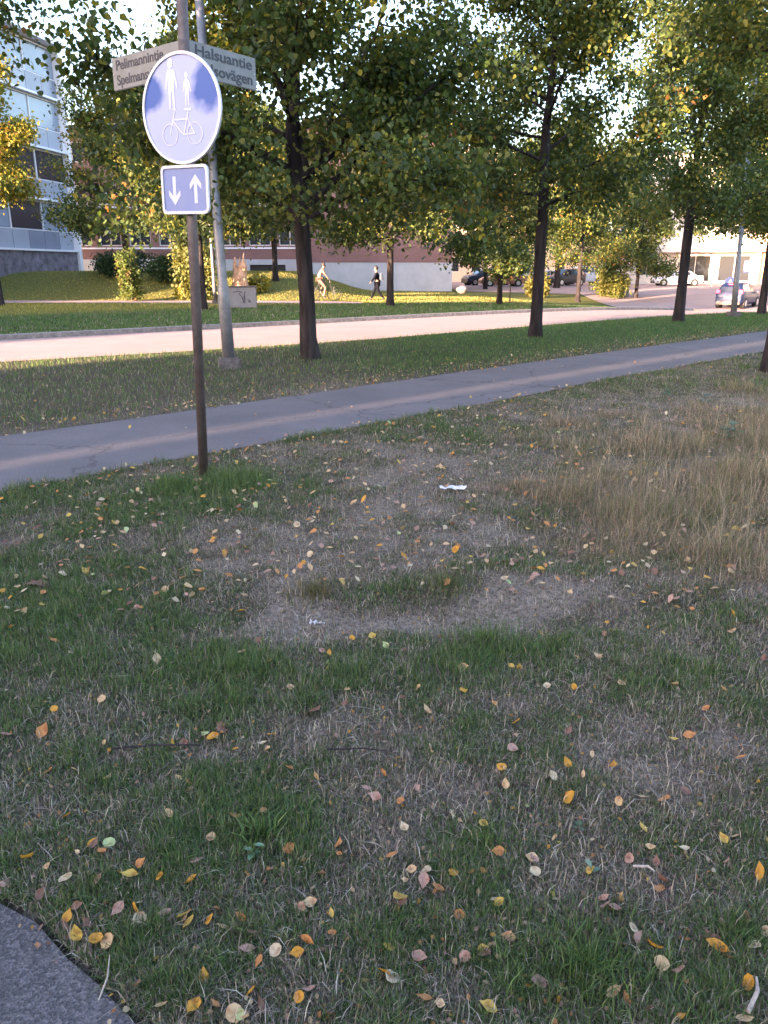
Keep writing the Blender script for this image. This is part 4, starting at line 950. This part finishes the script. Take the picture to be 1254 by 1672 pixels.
def stroke(pts, w):
    """a polyline as a thick ribbon in xz, one polygon per segment with joints"""
    out = []
    for (a, b) in zip(pts, pts[1:]):
        dx, dz = b[0]-a[0], b[1]-a[1]; L_ = math.hypot(dx, dz) or 1; nx_, nz_ = -dz/L_*w/2, dx/L_*w/2; ex_, ez_ = dx/L_*w*.25, dz/L_*w*.25
        out.append([(a[0]-ex_-nx_, a[1]-ez_-nz_), (b[0]+ex_-nx_, b[1]+ez_-nz_), (b[0]+ex_+nx_, b[1]+ez_+nz_), (a[0]-ex_+nx_, a[1]-ez_+nz_)])
    return out
cdisc = on_post(180)
Fm = mk_frame(cdisc, .05)
RD = .332
ds = MB().prism(disc_poly(RD-.006), .006).build('round_sign', M['disc'], sp); ds.matrix_local = Fm
ring_mesh(disc_poly(RD), disc_poly(RD-.017), .012).build('rim', M['rim'], ds)
MB().prism(disc_poly(RD-.02), .004, Matrix.Translation((0, .006, 0))).build('back_plate', M['backs'], ds)
# pictograms: adult, child, bicycle
def person_poly(cx, z0, s):
    P = [(-.055, 1.0*0+.62), (-.10, .56), (-.135, .34), (-.125, .30), (-.105, .31), (-.075, .46), (-.07, .30), (-.065, 0), (-.03, 0), (-.008, .27), (.008, .27), (.035, 0), (.07, 0), (.068, .30), (.075, .46), (.115, .33), (.135, .31), (.15, .34), (.10, .57), (.055, .62)]
    return [[(cx+x*s, z0+z*s) for x, z in P], [(cx+.062*s*math.cos(2*math.pi*k/20), z0+(.715+.085*math.sin(2*math.pi*k/20))*s) for k in range(20)]]
ad = person_poly(-.075, .005, .37); ch = person_poly(.055, .015, .245)
flat_part('adult_pictogram', ad, -.0045, M['faded'], ds); flat_part('child_pictogram', ch, -.0045, M['faded'], ds)
bk = []
wr = .064; wz = -.150; wx = .105
for cx in (-wx, wx):
    pts = [(cx+wr*math.cos(2*math.pi*k/28), wz+wr*math.sin(2*math.pi*k/28)) for k in range(29)]; bk.append(pts)
bmb = MB()
def add_str(pts, w, y):
    for pl in stroke(pts, w): bmb.prism(pl, .002, Matrix.Translation((0, y, 0)))
for pts in bk: add_str(pts, .011, -.0045)
for i_, (pts, w) in enumerate([([(-wx, wz), (-.062, -.025), (-.058, -.005)], .011), ([(-.075, -.062), (.045, -.062)], .011), ([(-.073, -.07), (.012, wz-.004)], .011), ([(.012, wz-.004), (.055, -.03), (.058, -.012)], .011), ([(.048, -.055), (wx, wz)], .009),
      ([(.012, wz-.004), (wx, wz)], .009), ([(.03, -.006), (.082, -.008)], .014), ([(-.078, .0), (-.045, .0), (-.04, -.012)], .010)]): add_str(pts, w, -.0046-.0002*i_)
bmb.build('bicycle_pictogram', M['faded'], ds)
# lower plate with arrows
cpl = on_post(311); Fp = mk_frame(cpl, .05)
PW, PH = .405, .305
pl_ = MB().prism(rrect(PW-.012, PH-.012, .03), .006).build('arrow_plate', M['bluep'], sp); pl_.matrix_local = Fp
ring_mesh(rrect(PW, PH, .036), rrect(PW-.036, PH-.036, .022), .012).build('rim', M['rim'], pl_)
MB().prism(rrect(PW-.03, PH-.03, .03), .004, Matrix.Translation((0, .006, 0))).build('back_plate', M['backs'], pl_)
def arrow(cx, up):
    P = [(-.014, -.085), (.014, -.085), (.014, .035), (.05, .0), (.05, .035), (0, .095), (-.05, .035), (-.05, 0), (-.014, .035)]
    s = 1 if up else -1; return [[(cx+x, s*z) for x, z in P]]
flat_part('down_arrow', arrow(-.092, False), -.0045, M['faded'], pl_); flat_part('up_arrow', arrow(.092, True), -.0045, M['faded'], pl_)
# clamps
for py in (110, 235, 290, 335):
    c = on_post(py)-o_; MB().box(c+nrm*.018, (.085, .06, .035), -FA, .006).build('clamp', M['backs'], sp)
# street name plates
def name_plate(px_end, py_end, py0, D_off, Wd, lines, mirror, label):
    c = on_post(py0); q = AT(px_end, py_end, byp+D_off); dx = Vector((q.x-c.x, q.y-c.y, 0)); Ln = dx.length; ang = math.atan2(dx.y, dx.x)
    r = empty('name_plate', (0, 0, 0)); r.parent = sp; 
    M_ = Matrix.Translation(c-o_) @ Matrix.Rotation(ang if not mirror else ang+math.pi, 4, 'Z'); 
    x0, x1 = (.035, Ln) if not mirror else (-Ln, -.035)
    o = MB().box(((x0+x1)/2, 0, 0), (x1-x0, .018, Wd), 0, .004).build('name_plate', M['plate'], sp); o.matrix_local = M_; bpy.data.objects.remove(r)
    if label: o['label'] = label
    for k, (txt, zz, hgt, xs_) in enumerate(lines):
        cu = bpy.data.curves.new('text', 'FONT'); cu.body = txt; cu.size = hgt; cu.extrude = .0012; cu.offset = .0012
        to = bpy.data.objects.new('tmp', cu); COL.objects.link(to); bpy.context.view_layer.update()
        dg = bpy.context.evaluated_depsgraph_get(); me = bpy.data.meshes.new_from_object(to.evaluated_get(dg)); bpy.data.objects.remove(to)
        v = np.array([p.co[:] for p in me.vertices]); w = v[:, 0].max()-v[:, 0].min(); sx = xs_/w
        for p in me.vertices: p.co = Vector(((p.co.x-v[:, 0].min())*sx, 0, p.co.y)) + Vector((0, -p.co.z, 0))
        start = x0+.05
        for p in me.vertices: p.co = Vector((start+p.co.x, p.co.y-.0105, zz+p.co.z))
        lo = link('lettering', me, M['letter'], o)
    for cx in (x0+.02, x1-.02): MB().tube([(cx, -.009, 0), (cx, -.013, 0)], .006, 8).build('bolt', M['backs'], o)
    return o
name_plate(186, 124, 94, .48, .205, [('Pelimannintie', .022, .088, .53), ('Spelmansv\u00e4gen', -.072, .088, .56)], True, 'street name plate pointing left')
name_plate(417, 125, 92, .50, .205, [('Halsuantie', .022, .092, .50), ('Halsov\u00e4gen', -.072, .092, .50)], False, 'street name plate pointing right')
MB().tube([on_post(120)-o_, on_post(66)-o_], .036, 16).build('collar', M['steel'], sp, True)

# ------------------------------------------------------------------ lamp posts
def lamp_post(px, py, pxt, pyt, r, label, foot=.34, H_=8.0):
    x, y = G(px, py); z = Hf(x, y); tp = AT(pxt, pyt, y); dx = (tp.x-x)/(tp.z-z)
    l = empty('lamp_post', (x, y, z), 0, label, 'lamp post', 'street lamp posts')
    MB().box((0, 0, .02), (foot, foot, .30), .3, .03).build('foot', M['darkconc'], l)
    MB().tube([(0, 0, .1), (dx*1.2, 0, 1.2), (dx*1.25, 0, 1.3), (dx*H_, 0, H_)], [r*1.15, r*1.05, r*.85, r*.55], 16).build('pole', M['galv'], l, True)
    MB().tube([(dx*H_, 0, H_-.05), (dx*H_+.25, .35, H_+.25), (dx*H_+.7, .9, H_+.3)], [.03, .028, .025], 8).build('arm', M['galv'], l, True)
    MB().box((dx*H_+.95, 1.2, H_+.3), (.28, .6, .12), -.65, .04).build('lamp_head', M['darkconc'], l)
    return l
lamp_post(375, 601, 345, 240, .085, 'grey steel lamp post on a dark concrete foot behind the sign post')
lamp_post(1197, 517, 1208, 400, .09, 'slim grey lamp post in front of the dark blue car', .38, 9)
lamp_post(352, 497, 345, 400, .075, 'thin grey lamp post across the street behind the nearest lamp post', .3, 8)

# ------------------------------------------------------------------ utility cabinet and carved stump
x, y = G(397, 503); ub = empty('utility_cabinet', (x, y, Hf(x, y)), R(8), 'low grey utility cabinet with dark scrawls beside the lamp post', 'cabinet')
MB().box((0, 0, .42), (1.12, .6, .80), 0, .02).build('body', M['box'], ub)
MB().box((0, 0, .84), (1.18, .66, .06), 0, .015).build('lid', M['darkconc'], ub)
sc_ = MB()
for pts in ([(-.35, .62), (-.2, .68), (0, .62), (-.1, .66)], [(-.12, .58), (.02, .4), (.06, .2)], [(.12, .66), (.06, .45), (.1, .22), (.1, .5)], [(.22, .34), (.32, .3), (.24, .26), (.34, .24)], [(-.05, .5), (.04, .3), (.0, .24)]):
    for i_, pl in enumerate(stroke(pts, .035)): sc_.prism(pl, .003, Matrix.Translation((0, -.302-.0005*i_, 0)))
sc_.build('scrawl', M['scrawl'], ub)
x, y = G(400, 488); y += .8; x -= .35; z = Hf(x, y)
cs_ = empty('carved_stump', (x, y, z), 0, 'sunlit carved wooden stump with jagged top behind the grey cabinet', 'sculpture')
mb = MB()
mb.tube([(0, 0, -.1), (0, 0, .5), (-.03, 0, 1.0), (0, 0, 1.4)], [.50, .42, .36, .26], 12, jit=.25)
mb.tube([(-.18, 0, 1.1), (-.22, 0, 1.6), (-.2, 0, 1.95)], [.16, .13, .05], 8, jit=.3)
mb.tube([(.15, 0, 1.0), (.22, -.05, 1.5), (.25, -.05, 1.8)], [.2, .22, .10], 8, jit=.3)
mb.tube([(.22, -.05, 1.7), (.27, 0, 2.2)], [.08, .02], 6, jit=.3); mb.tube([(.02, 0, 1.3), (.06, 0, 1.95)], [.1, .03], 6, jit=.3)
mb.build('body', M['wood'], cs_)
cs2 = empty('carved_stump', (x-.95, y, z), 0, 'short sunlit wooden stake left of the carved stump', 'sculpture')
MB().tube([(0, 0, -.1), (0, 0, .7), (.03, 0, 1.1), (.0, 0, 1.3)], [.11, .09, .12, .03], 8, jit=.2).build('body', M['wood'], cs2)

# ------------------------------------------------------------------ cars
def car(name, px, py, heading, prof, col, label, parked=True, lit=False, L=4.3, Wd=1.78, pos=None):
    x, y = pos if pos else G(px, py); c = empty('car' if False else name, (x, y, Hf(x, y)), heading, label, 'car', 'parked cars beyond the street' if parked else None)
    hw = Wd/2
    # stations along x (front = +x): x, zbottom, zbelt, ztop, half width at belt, half width at roof
    if prof == 'suv': st = [(-.5, .38, .72, .72, .86, .86), (-.485, .30, 1.0, 1.02, .93, .86), (-.44, .24, 1.04, 1.36, .98, .72), (-.36, .24, 1.02, 1.56, 1.0, .70), (-.1, .24, .99, 1.59, 1.0, .73), (.08, .24, .97, 1.54, 1.0, .72), (.26, .24, .98, 1.04, .99, .80), (.42, .26, .90, .93, .95, .85), (.485, .32, .75, .77, .88, .85), (.5, .4, .6, .6, .82, .82)]
    elif prof == 'sedan': st = [(-.5, .36, .7, .7, .84, .84), (-.485, .28, .92, .93, .92, .88), (-.36, .22, .95, 1.0, .98, .82), (-.22, .22, .93, 1.38, 1.0, .68), (-.02, .22, .91, 1.43, 1.0, .70), (.1, .22, .90, 1.36, 1.0, .70), (.26, .22, .90, .95, .99, .80), (.42, .24, .80, .84, .95, .85), (.485, .3, .66, .68, .88, .85), (.5, .38, .56, .56, .82, .82)]
    else: st = [(-.5, .38, .75, .75, .88, .88), (-.49, .28, 1.1, 1.2, .94, .86), (-.46, .26, 1.15, 1.82, .98, .86), (-.2, .26, 1.12, 1.9, 1.0, .86), (.12, .26, 1.08, 1.86, 1.0, .84), (.24, .26, 1.05, 1.6, 1.0, .8), (.36, .26, 1.02, 1.12, .98, .84), (.46, .3, .85, .9, .92, .85), (.5, .4, .6, .6, .84, .84)]
    vs = []; fs = []; n = 10
    for (fx, zb, zl, zt, wb_, wt) in st:
        w = hw*wb_; t_ = hw*wt
        vs += [(fx*L, -w*.9, zb), (fx*L, -w, zb+.14), (fx*L, -w, zl-.08), (fx*L, -w*.97, zl), (fx*L, -t_, max(zt-.04, zl+.005)), (fx*L, -t_*.72, max(zt, zl+.01)),
               (fx*L, t_*.72, max(zt, zl+.01)), (fx*L, t_, max(zt-.04, zl+.005)), (fx*L, w*.97, zl), (fx*L, w, zl-.08)]
        vs += [(fx*L, w, zb+.14), (fx*L, w*.9, zb)]
    n = 12
    for i in range(len(st)-1):
        for k in range(n): fs.append((i*n+k, (i+1)*n+k, (i+1)*n+(k+1) % n, i*n+(k+1) % n))
    fs.append(tuple(range(n))); fs.append(tuple(range((len(st)-1)*n+n-1, (len(st)-1)*n-1, -1)))
    paint = mat(name+'_paint', col, .5, 0, spec=.3, coat=.08, noise=.03, nscale=1)
    bo = MB().add(vs, fs).build('body', paint, c, True)
    md = bo.modifiers.new('b', 'BEVEL'); md.width = .03; md.segments = 2; md.limit_method = 'ANGLE'
    # side windows and screens
    cab = [s for s in st if s[3]-s[2] > .25]; xs_ = [s[0]*L for s in cab]
    for sd in (-1, 1):
        g = MB()
        for a, b in zip(cab, cab[1:]):
            def P(s, f): return Vector((s[0]*L, sd*(hw*(s[4]*.97*(1-f)+s[5]*f)+.012), s[2]+(s[3]-.04-s[2])*f))
            q0, q1, q2, q3 = P(a, .12), P(b, .12), P(b, .9), P(a, .9); e = (q1-q0).normalized()*.03
            g.add([q0+e, q1-e, q2-e, q3+e], [(0, 1, 2, 3)])
        g.build('side_window', M['cglass'], c)
    def screen(i, j, nm):
        a, b = st[i], st[j]
        def P(s, sy, f): return Vector((s[0]*L, sy*hw*s[5]*.85, s[3]))
        lo = Vector((a[0]*L, 0, a[3])); hi = Vector((b[0]*L, 0, b[3])); nn = Vector((-(hi.z-lo.z), 0, (hi.x-lo.x))).normalized(); 
        if nn.z < 0: nn = -nn
        q = [P(a, -1, 0).lerp(P(b, -1, 0), .1), P(a, 1, 0).lerp(P(b, 1, 0), .1), P(a, 1, 0).lerp(P(b, 1, 0), .9), P(a, -1, 0).lerp(P(b, -1, 0), .9)]
        MB().add([v+nn*.02 for v in q], [(0, 1, 2, 3)]).build(nm, M['cglass'], c)
    fi = max(i for i, s in enumerate(st) if s[3]-s[2] > .25); screen(fi+1, fi, 'windscreen')
    ri = min(i for i, s in enumerate(st) if s[3]-s[2] > .25); screen(ri-1, ri, 'rear_window')
    if prof == 'suv': pass
    rt = .33 if prof != 'sedan' else .31
    for fx in (-.31, .32):
        for sd in (-1, 1):
            MB().tube([(fx*L, sd*(hw-.23), rt), (fx*L, sd*(hw+.012), rt)], rt+.055, 20).build('wheel_arch', M['black'], c)
            w = MB().tube([(fx*L, sd*(hw-.2), rt), (fx*L, sd*(hw+.02), rt)], rt, 22).build('wheel', M['tyre'], c)
            MB().tube([(fx*L, sd*(hw-.1), rt), (fx*L, sd*(hw+.028), rt)], rt*.62, 10).build('hubcap', M['alloy'], w)
    zl_ = {'suv': 1.02, 'sedan': .78, 'van': 1.0}[prof]
    for sd in (-1, 1):
        MB().box((-.478*L, sd*hw*.80, zl_), (.16, .24, .26), 0, .05).build('tail_light', M['tail'] if lit else M['taildull'], c)
        MB().box((.475*L, sd*hw*.70, zl_*.72), (.14, .32, .14), 0, .04).build('headlight', M['head'], c)
        MB().box((.16*L, sd*(hw+.1), 1.0), (.1, .2, .14), 0, .03).build('mirror', paint, c)
    if lit: MB().box((-.435*L, 0, 1.50), (.05, .32, .05), 0, .01).build('brake_light', M['tail'], c)
    MB().box((-.502*L, 0, .34), (.08, Wd*.84, .2), 0, .03).build('bumper', M['black'], c); MB().box((.5*L, 0, .34), (.08, Wd*.8, .2), 0, .03).build('bumper', M['black'], c)
    MB().box((-.507*L, 0, .68), (.02, .5, .11)).build('number_plate', M['galv'], c)
    return c
x, y = G(1203, 502)
car('car', 1203, 502, R(50), 'suv', (.006, .013, .05), 'dark blue hatchback with red brake lights lit on the street', False, True, 4.1, 1.74)
def pk(px, D, h, prof, col, lab, L=4.3): 
    p = AT(px, 460, D); car('parked_car', 0, 0, R(h), prof, col, lab, L=L, pos=(p.x, p.y))
pk(790, 80, 200, 'suv', (.03, .04, .07), 'dark blue estate car parked leftmost behind the trees')
pk(845, 82, 190, 'van', (.62, .64, .72), 'white van parked second from the left', 4.8)
pk(820, 76, 185, 'sedan', (.33, .16, .11), 'reddish brown car parked in front of the white van')
pk(893, 84, 185, 'sedan', (.45, .47, .52), 'light grey car parked behind the tall straight tree')
pk(922, 79, 215, 'suv', (.035, .035, .045), 'black car parked rightmost in the row')
pk(950, 86, 190, 'van', (.66, .68, .74), 'white van parked beyond the black car', 4.8)
pk(1075+30, 78, 176, 'sedan', (.60, .62, .68), 'silver car parked in front of the shop building', 4.6)

# small street furniture at the junction
def junction_sign(px, py, D, kind, label):
    p = AT(px, py, D); z = Hf(p.x, p.y); s = empty('traffic_sign', (p.x, p.y, z), R(-8), label, 'traffic sign'); h = p.z-z
    MB().tube([(0, 0, 0), (0, 0, h)], .035, 8).build('pole', M['galv'], s)
    if kind == 'round':
        MB().prism(disc_poly(.42, 32), .03, Matrix.Translation((0, -.05, h))).build('face', M['bluep'], s)
        MB().prism([(-.3, h-.25), (0, h+.3), (.3, h-.25)], .01, Matrix.Translation((0, -.07, 0))).build('white_triangle', M['white'], s)
    else:
        MB().box((0, -.05, h), (.95, .03, .95), 0, .01).build('face', M['bluep'], s)
        MB().prism([(-.4, h-.36), (0, h+.38), (.4, h-.36)], .01, Matrix.Translation((0, -.07, 0))).build('white_triangle', M['white'], s)
    return s
junction_sign(1192, 462, 57, 'round', 'round pale blue sign showing above the roof of the dark blue car')
junction_sign(1224, 436, 66, 'square', 'square blue sign with a white triangle before the shop building')
p = AT(1026, 466, 62); z = Hf(p.x, p.y); bo_ = empty('bollard', (p.x, p.y, z), 0, 'pale post with a white box head at the left of the junction', 'bollard')
MB().tube([(0, 0, 0), (0, 0, .95)], .09, 10).build('post', M['concrete'], bo_); MB().box((0, 0, 1.15), (.36, .3, .42), 0, .04).build('head', M['white'], bo_)
p = AT(1163, 455, 76); bt = empty('short_sign_post', (p.x, p.y, 0), 0, 'thin t shaped metal post in front of the yellow shop front', 'post')  # a short sign post with a top bar
MB().tube([(0, 0, 0), (0, 0, 1.5)], .05, 8).build('pole', M['galv'], bt); MB().box((0, 0, 1.52), (1.0, .08, .08)).build('bar', M['galv'], bt)
x, y = G(753, 478); y = 52; rk = bmesh.new(); bmesh.ops.create_icosphere(rk, subdivisions=3, radius=.34)
for v in rk.verts: v.co *= 1+.12*math.sin(v.co.x*9+v.co.y*5)+.06*math.sin(v.co.z*14); v.co.z *= .75
me = bpy.data.meshes.new('boulder'); rk.to_mesh(me); rk.free(); me.shade_smooth(); q = AT(753, 476, 52); o = link('boulder', me, M['rock']); o.location = (q.x, 52, .25); tag(o, 'pale rounded boulder on the sunlit grass before the brick building', 'boulder')

# ------------------------------------------------------------------ people
def skin_body(name, joints, edges, root, m, parent):
    """joints: name -> (pos, radius)"""
    names = list(joints); me = bpy.data.meshes.new(name); me.from_pydata([joints[n][0] for n in names], [(names.index(a), names.index(b)) for a, b in edges], [])
    o = link(name, me, None, parent); md = o.modifiers.new('s', 'SKIN'); 
    for i, n in enumerate(names):
        r = joints[n][1]; r = (r, r) if not isinstance(r, tuple) else r; me.skin_vertices[0].data[i].radius = r; me.skin_vertices[0].data[i].use_root = (n == root)
    sb = o.modifiers.new('ss', 'SUBSURF'); sb.levels = 1; sb.render_levels = 1
    bpy.context.view_layer.update(); dg = bpy.context.evaluated_depsgraph_get(); m2 = bpy.data.meshes.new_from_object(o.evaluated_get(dg)); o.modifiers.clear(); o.data = m2
    m2.materials.clear(); m2.materials.append(m); m2.shade_smooth(); return o
def hand(j, e, wrist, side, dirv, pfx):
    w = Vector(wrist); d = Vector(dirv).normalized(); s = d.cross(Vector((0, 1, 0))).normalized(); 
    j[pfx+'palm'] = (tuple(w+d*.05), (.035, .018)); e.append((pfx+'wrist', pfx+'palm'))
    for k, l in enumerate((.07, .08, .075, .06)):
        o = (k-1.5)*.018; b = w+d*.085+Vector((0, 1, 0))*o; t_ = b+d*l*.6; t2 = t_+(d*.7+s*.5)*l*.4
        j[pfx+'f%da' % k] = (tuple(b), .009); j[pfx+'f%db' % k] = (tuple(t_), .008); j[pfx+'f%dc' % k] = (tuple(t2), .007)
        e += [(pfx+'palm', pfx+'f%da' % k), (pfx+'f%da' % k, pfx+'f%db' % k), (pfx+'f%db' % k, pfx+'f%dc' % k)]
    j[pfx+'ta'] = (tuple(w+d*.05+Vector((0, -.03, 0))), .010); j[pfx+'tb'] = (tuple(w+d*.085+Vector((0, -.05, 0))), .009); e += [(pfx+'palm', pfx+'ta'), (pfx+'ta', pfx+'tb')]
def make_person(P, loc, rz, label, top_m, leg_m, sleeves=True, shorts=False, extra=None):
    """P: joint positions in local metres, x = facing direction"""
    r = empty('person', loc, rz, label, 'person'); j = {}; e = []
    R_ = dict(pelvis=(.15, .115), waist=(.135, .10), chest=(.165, .115), neck=.055, headb=.075, head=(.078, .098), headt=.06)
    for n in ('pelvis', 'waist', 'chest', 'neck', 'headb', 'head', 'headt'): j[n] = (P[n], R_[n])
    e += [('pelvis', 'waist'), ('waist', 'chest'), ('chest', 'neck'), ('neck', 'headb'), ('headb', 'head'), ('head', 'headt')]
    nose = Vector(P['head'])+Vector((.085, 0, -.01)); j['nose'] = (tuple(nose), .016); e.append(('head', 'nose'))
    for s in ('l', 'r'):
        j[s+'sho'] = (P[s+'sho'], .062); j[s+'elb'] = (P[s+'elb'], .043); j[s+'wrist'] = (P[s+'wrist'], .028)
        e += [('chest', s+'sho'), (s+'sho', s+'elb'), (s+'elb', s+'wrist')]
        hand(j, e, P[s+'wrist'], s, Vector(P[s+'wrist'])-Vector(P[s+'elb']), s)
        j[s+'hip'] = (P[s+'hip'], .095); j[s+'knee'] = (P[s+'knee'], .06); j[s+'ank'] = (P[s+'ank'], .04); j[s+'toe'] = (P[s+'toe'], .032)
        e += [('pelvis', s+'hip'), (s+'hip', s+'knee'), (s+'knee', s+'ank'), (s+'ank', s+'toe')]
    body = skin_body('body', j, e, 'pelvis', M['skin'], r)
    # clothes: slightly larger shells over the same joints
    def shell(name, ns, es, root, grow, m):
        jj = {n: (P[n], (tuple(a+grow for a in R_[n]) if isinstance(R_.get(n), tuple) else ({'sho': .062, 'elb': .043, 'wrist': .028, 'hip': .095, 'knee': .06, 'ank': .04, 'toe': .032}.get(n[1:], .05)+grow))) for n in ns}
        return skin_body(name, jj, es, root, m, r)
    tn = ['pelvis', 'waist', 'chest', 'lsho', 'rsho', 'lelb', 'relb']; te = [('pelvis', 'waist'), ('waist', 'chest'), ('chest', 'lsho'), ('chest', 'rsho'), ('lsho', 'lelb'), ('rsho', 'relb')]
    if sleeves: tn += ['lwrist', 'rwrist']; te += [('lelb', 'lwrist'), ('relb', 'rwrist')]
    shell('jacket' if sleeves else 'shirt', tn, te, 'pelvis', .018, top_m)
    ln = ['pelvis', 'lhip', 'rhip', 'lknee', 'rknee']; le = [('pelvis', 'lhip'), ('pelvis', 'rhip'), ('lhip', 'lknee'), ('rhip', 'rknee')]
    if not shorts: ln += ['lank', 'rank']; le += [('lknee', 'lank'), ('rknee', 'rank')]
    shell('shorts' if shorts else 'trousers', ln, le, 'pelvis', .014, leg_m)
    for s in ('l', 'r'):
        a = Vector(P[s+'ank']); t_ = Vector(P[s+'toe']); MB().tube([a+(a-t_)*.35+Vector((0, 0, -.03)), a.lerp(t_, .3)+Vector((0, 0, -.01)), t_], [.045, .052, .035], 10).build('shoe', M['shoe'], r, True)
    hd = Vector(P['head']); hb = bmesh.new(); bmesh.ops.create_uvsphere(hb, u_segments=14, v_segments=10, radius=.118)
    for v in hb.verts:
        v.co.x *= 1.05; v.co.z *= 1.12
        if v.co.x > .035 and v.co.z < .055: v.co.x = .03
        if v.co.z < -.06: v.co.z = -.06
    me = bpy.data.meshes.new('hair'); hb.to_mesh(me); hb.free(); me.shade_smooth(); h = link('hair', me, M['hair'], r); h.location = hd+Vector((-.012, 0, .03))
    return r
x, y = G(616, 491)
walk = dict(pelvis=(0, 0, .93), waist=(.01, 0, 1.08), chest=(.03, 0, 1.30), neck=(.05, 0, 1.46), headb=(.06, 0, 1.53), head=(.075, 0, 1.61), headt=(.07, 0, 1.68),
  lsho=(.03, .17, 1.38), rsho=(.03, -.17, 1.38), lelb=(.16, .23, 1.13), relb=(-.14, -.22, 1.13), lwrist=(.32, .22, .95), rwrist=(-.13, -.24, .88),
  lhip=(0, .09, .88), rhip=(0, -.09, .88), lknee=(-.06, .10, .48), rknee=(.16, -.09, .50), lank=(-.34, .10, .14), rank=(.32, -.09, .09), ltoe=(-.22, .10, .04), rtoe=(.46, -.09, .06))
wp = make_person(walk, (x, y, Hf(x, y)), R(180), 'walking person in dark clothes with a bag on the back, mid stride across the street', M['darkcloth'], M['darkcloth'])
bg_ = empty('backpack', (x, y, Hf(x, y)), R(180), 'grey blue bag carried on the back of the walking person', 'bag')
MB().box((-.20, 0, 1.22), (.16, .28, .40), 0, .05).build('bag_body', M['bag'], bg_); MB().box((-.30, 0, 1.15), (.06, .22, .22), 0, .02).build('pocket', M['bag'], bg_)
# cyclist riding to the right
bx, by = G(528, 491); CH = R(8)
cy_ = empty('bicycle', (bx, by, Hf(bx, by)), CH, 'black bicycle ridden along the far path behind the forked tree', 'bicycle')
def wheel(cx, nm='wheel'):
    r_ = .34; pts = [(cx+r_*math.cos(2*math.pi*k/32), 0, r_+r_*math.sin(2*math.pi*k/32)) for k in range(33)]
    w = MB().tube(pts, .02, 6, caps=False).build(nm, M['tyre'], cy_); s_ = MB()
    for k in range(12): a = 2*math.pi*k/12; s_.tube([(cx, 0, r_), (cx+r_*.97*math.cos(a), 0, r_+r_*.97*math.sin(a))], .0035, 3, caps=False)
    s_.build('spokes', M['galv'], w)
wheel(.55); wheel(-.52)
fr = MB(); A, B_, C_, D1, E1, F_ = (-.52, 0, .34), (-.05, 0, .30), (-.20, 0, .82), (.36, 0, .86), (.55, 0, .34), (.39, 0, .75)
for a, b in ((A, B_), (A, C_), (C_, D1), (B_, F_), (B_, C_), (D1, E1)): fr.tube([a, b], .016, 8)
fr.build('frame', M['black'], cy_); MB().tube([C_, (-.23, 0, .98)], .013, 6).build('seat_post', M['galv'], cy_)
MB().box((-.23, 0, 1.0), (.26, .15, .06), 0, .025).build('saddle', M['black'], cy_)
MB().tube([D1, (.34, 0, 1.04), (.34, -.02, 1.06)], .014, 6).tube([(.24, -.28, 1.05), (.36, -.1, 1.07), (.36, .1, 1.07), (.24, .28, 1.05)], .013, 6).build('handlebar', M['galv'], cy_)
MB().tube([(-.05, -.02, .30), (.05, -.10, .16)], .012, 6).tube([(-.05, .02, .30), (-.15, .10, .44)], .012, 6).box((.06, -.14, .15), (.09, .1, .02)).box((-.16, .14, .45), (.09, .1, .02)).build('pedals', M['galv'], cy_)
cyc = dict(pelvis=(-.22, 0, 1.10), waist=(-.17, 0, 1.25), chest=(-.06, 0, 1.45), neck=(.03, 0, 1.59), headb=(.05, 0, 1.65), head=(.075, 0, 1.73), headt=(.07, 0, 1.80),
  lsho=(-.04, .17, 1.51), rsho=(-.04, -.17, 1.51), lelb=(.12, .24, 1.27), relb=(.12, -.24, 1.27), lwrist=(.24, .26, 1.11), rwrist=(.24, -.26, 1.11),
  lhip=(-.20, .10, 1.05), rhip=(-.20, -.10, 1.05), lknee=(.14, .12, .92), rknee=(.12, -.12, .66), lank=(-.13, .13, .55), rank=(.02, -.13, .24), ltoe=(-.02, .14, .50), rtoe=(.15, -.14, .19))
make_person(cyc, (bx, by, Hf(bx, by)), CH, 'cyclist with dark hair in pale beige top and shorts, half hidden by the forked tree', M['beige'], M['beige'], False, True)
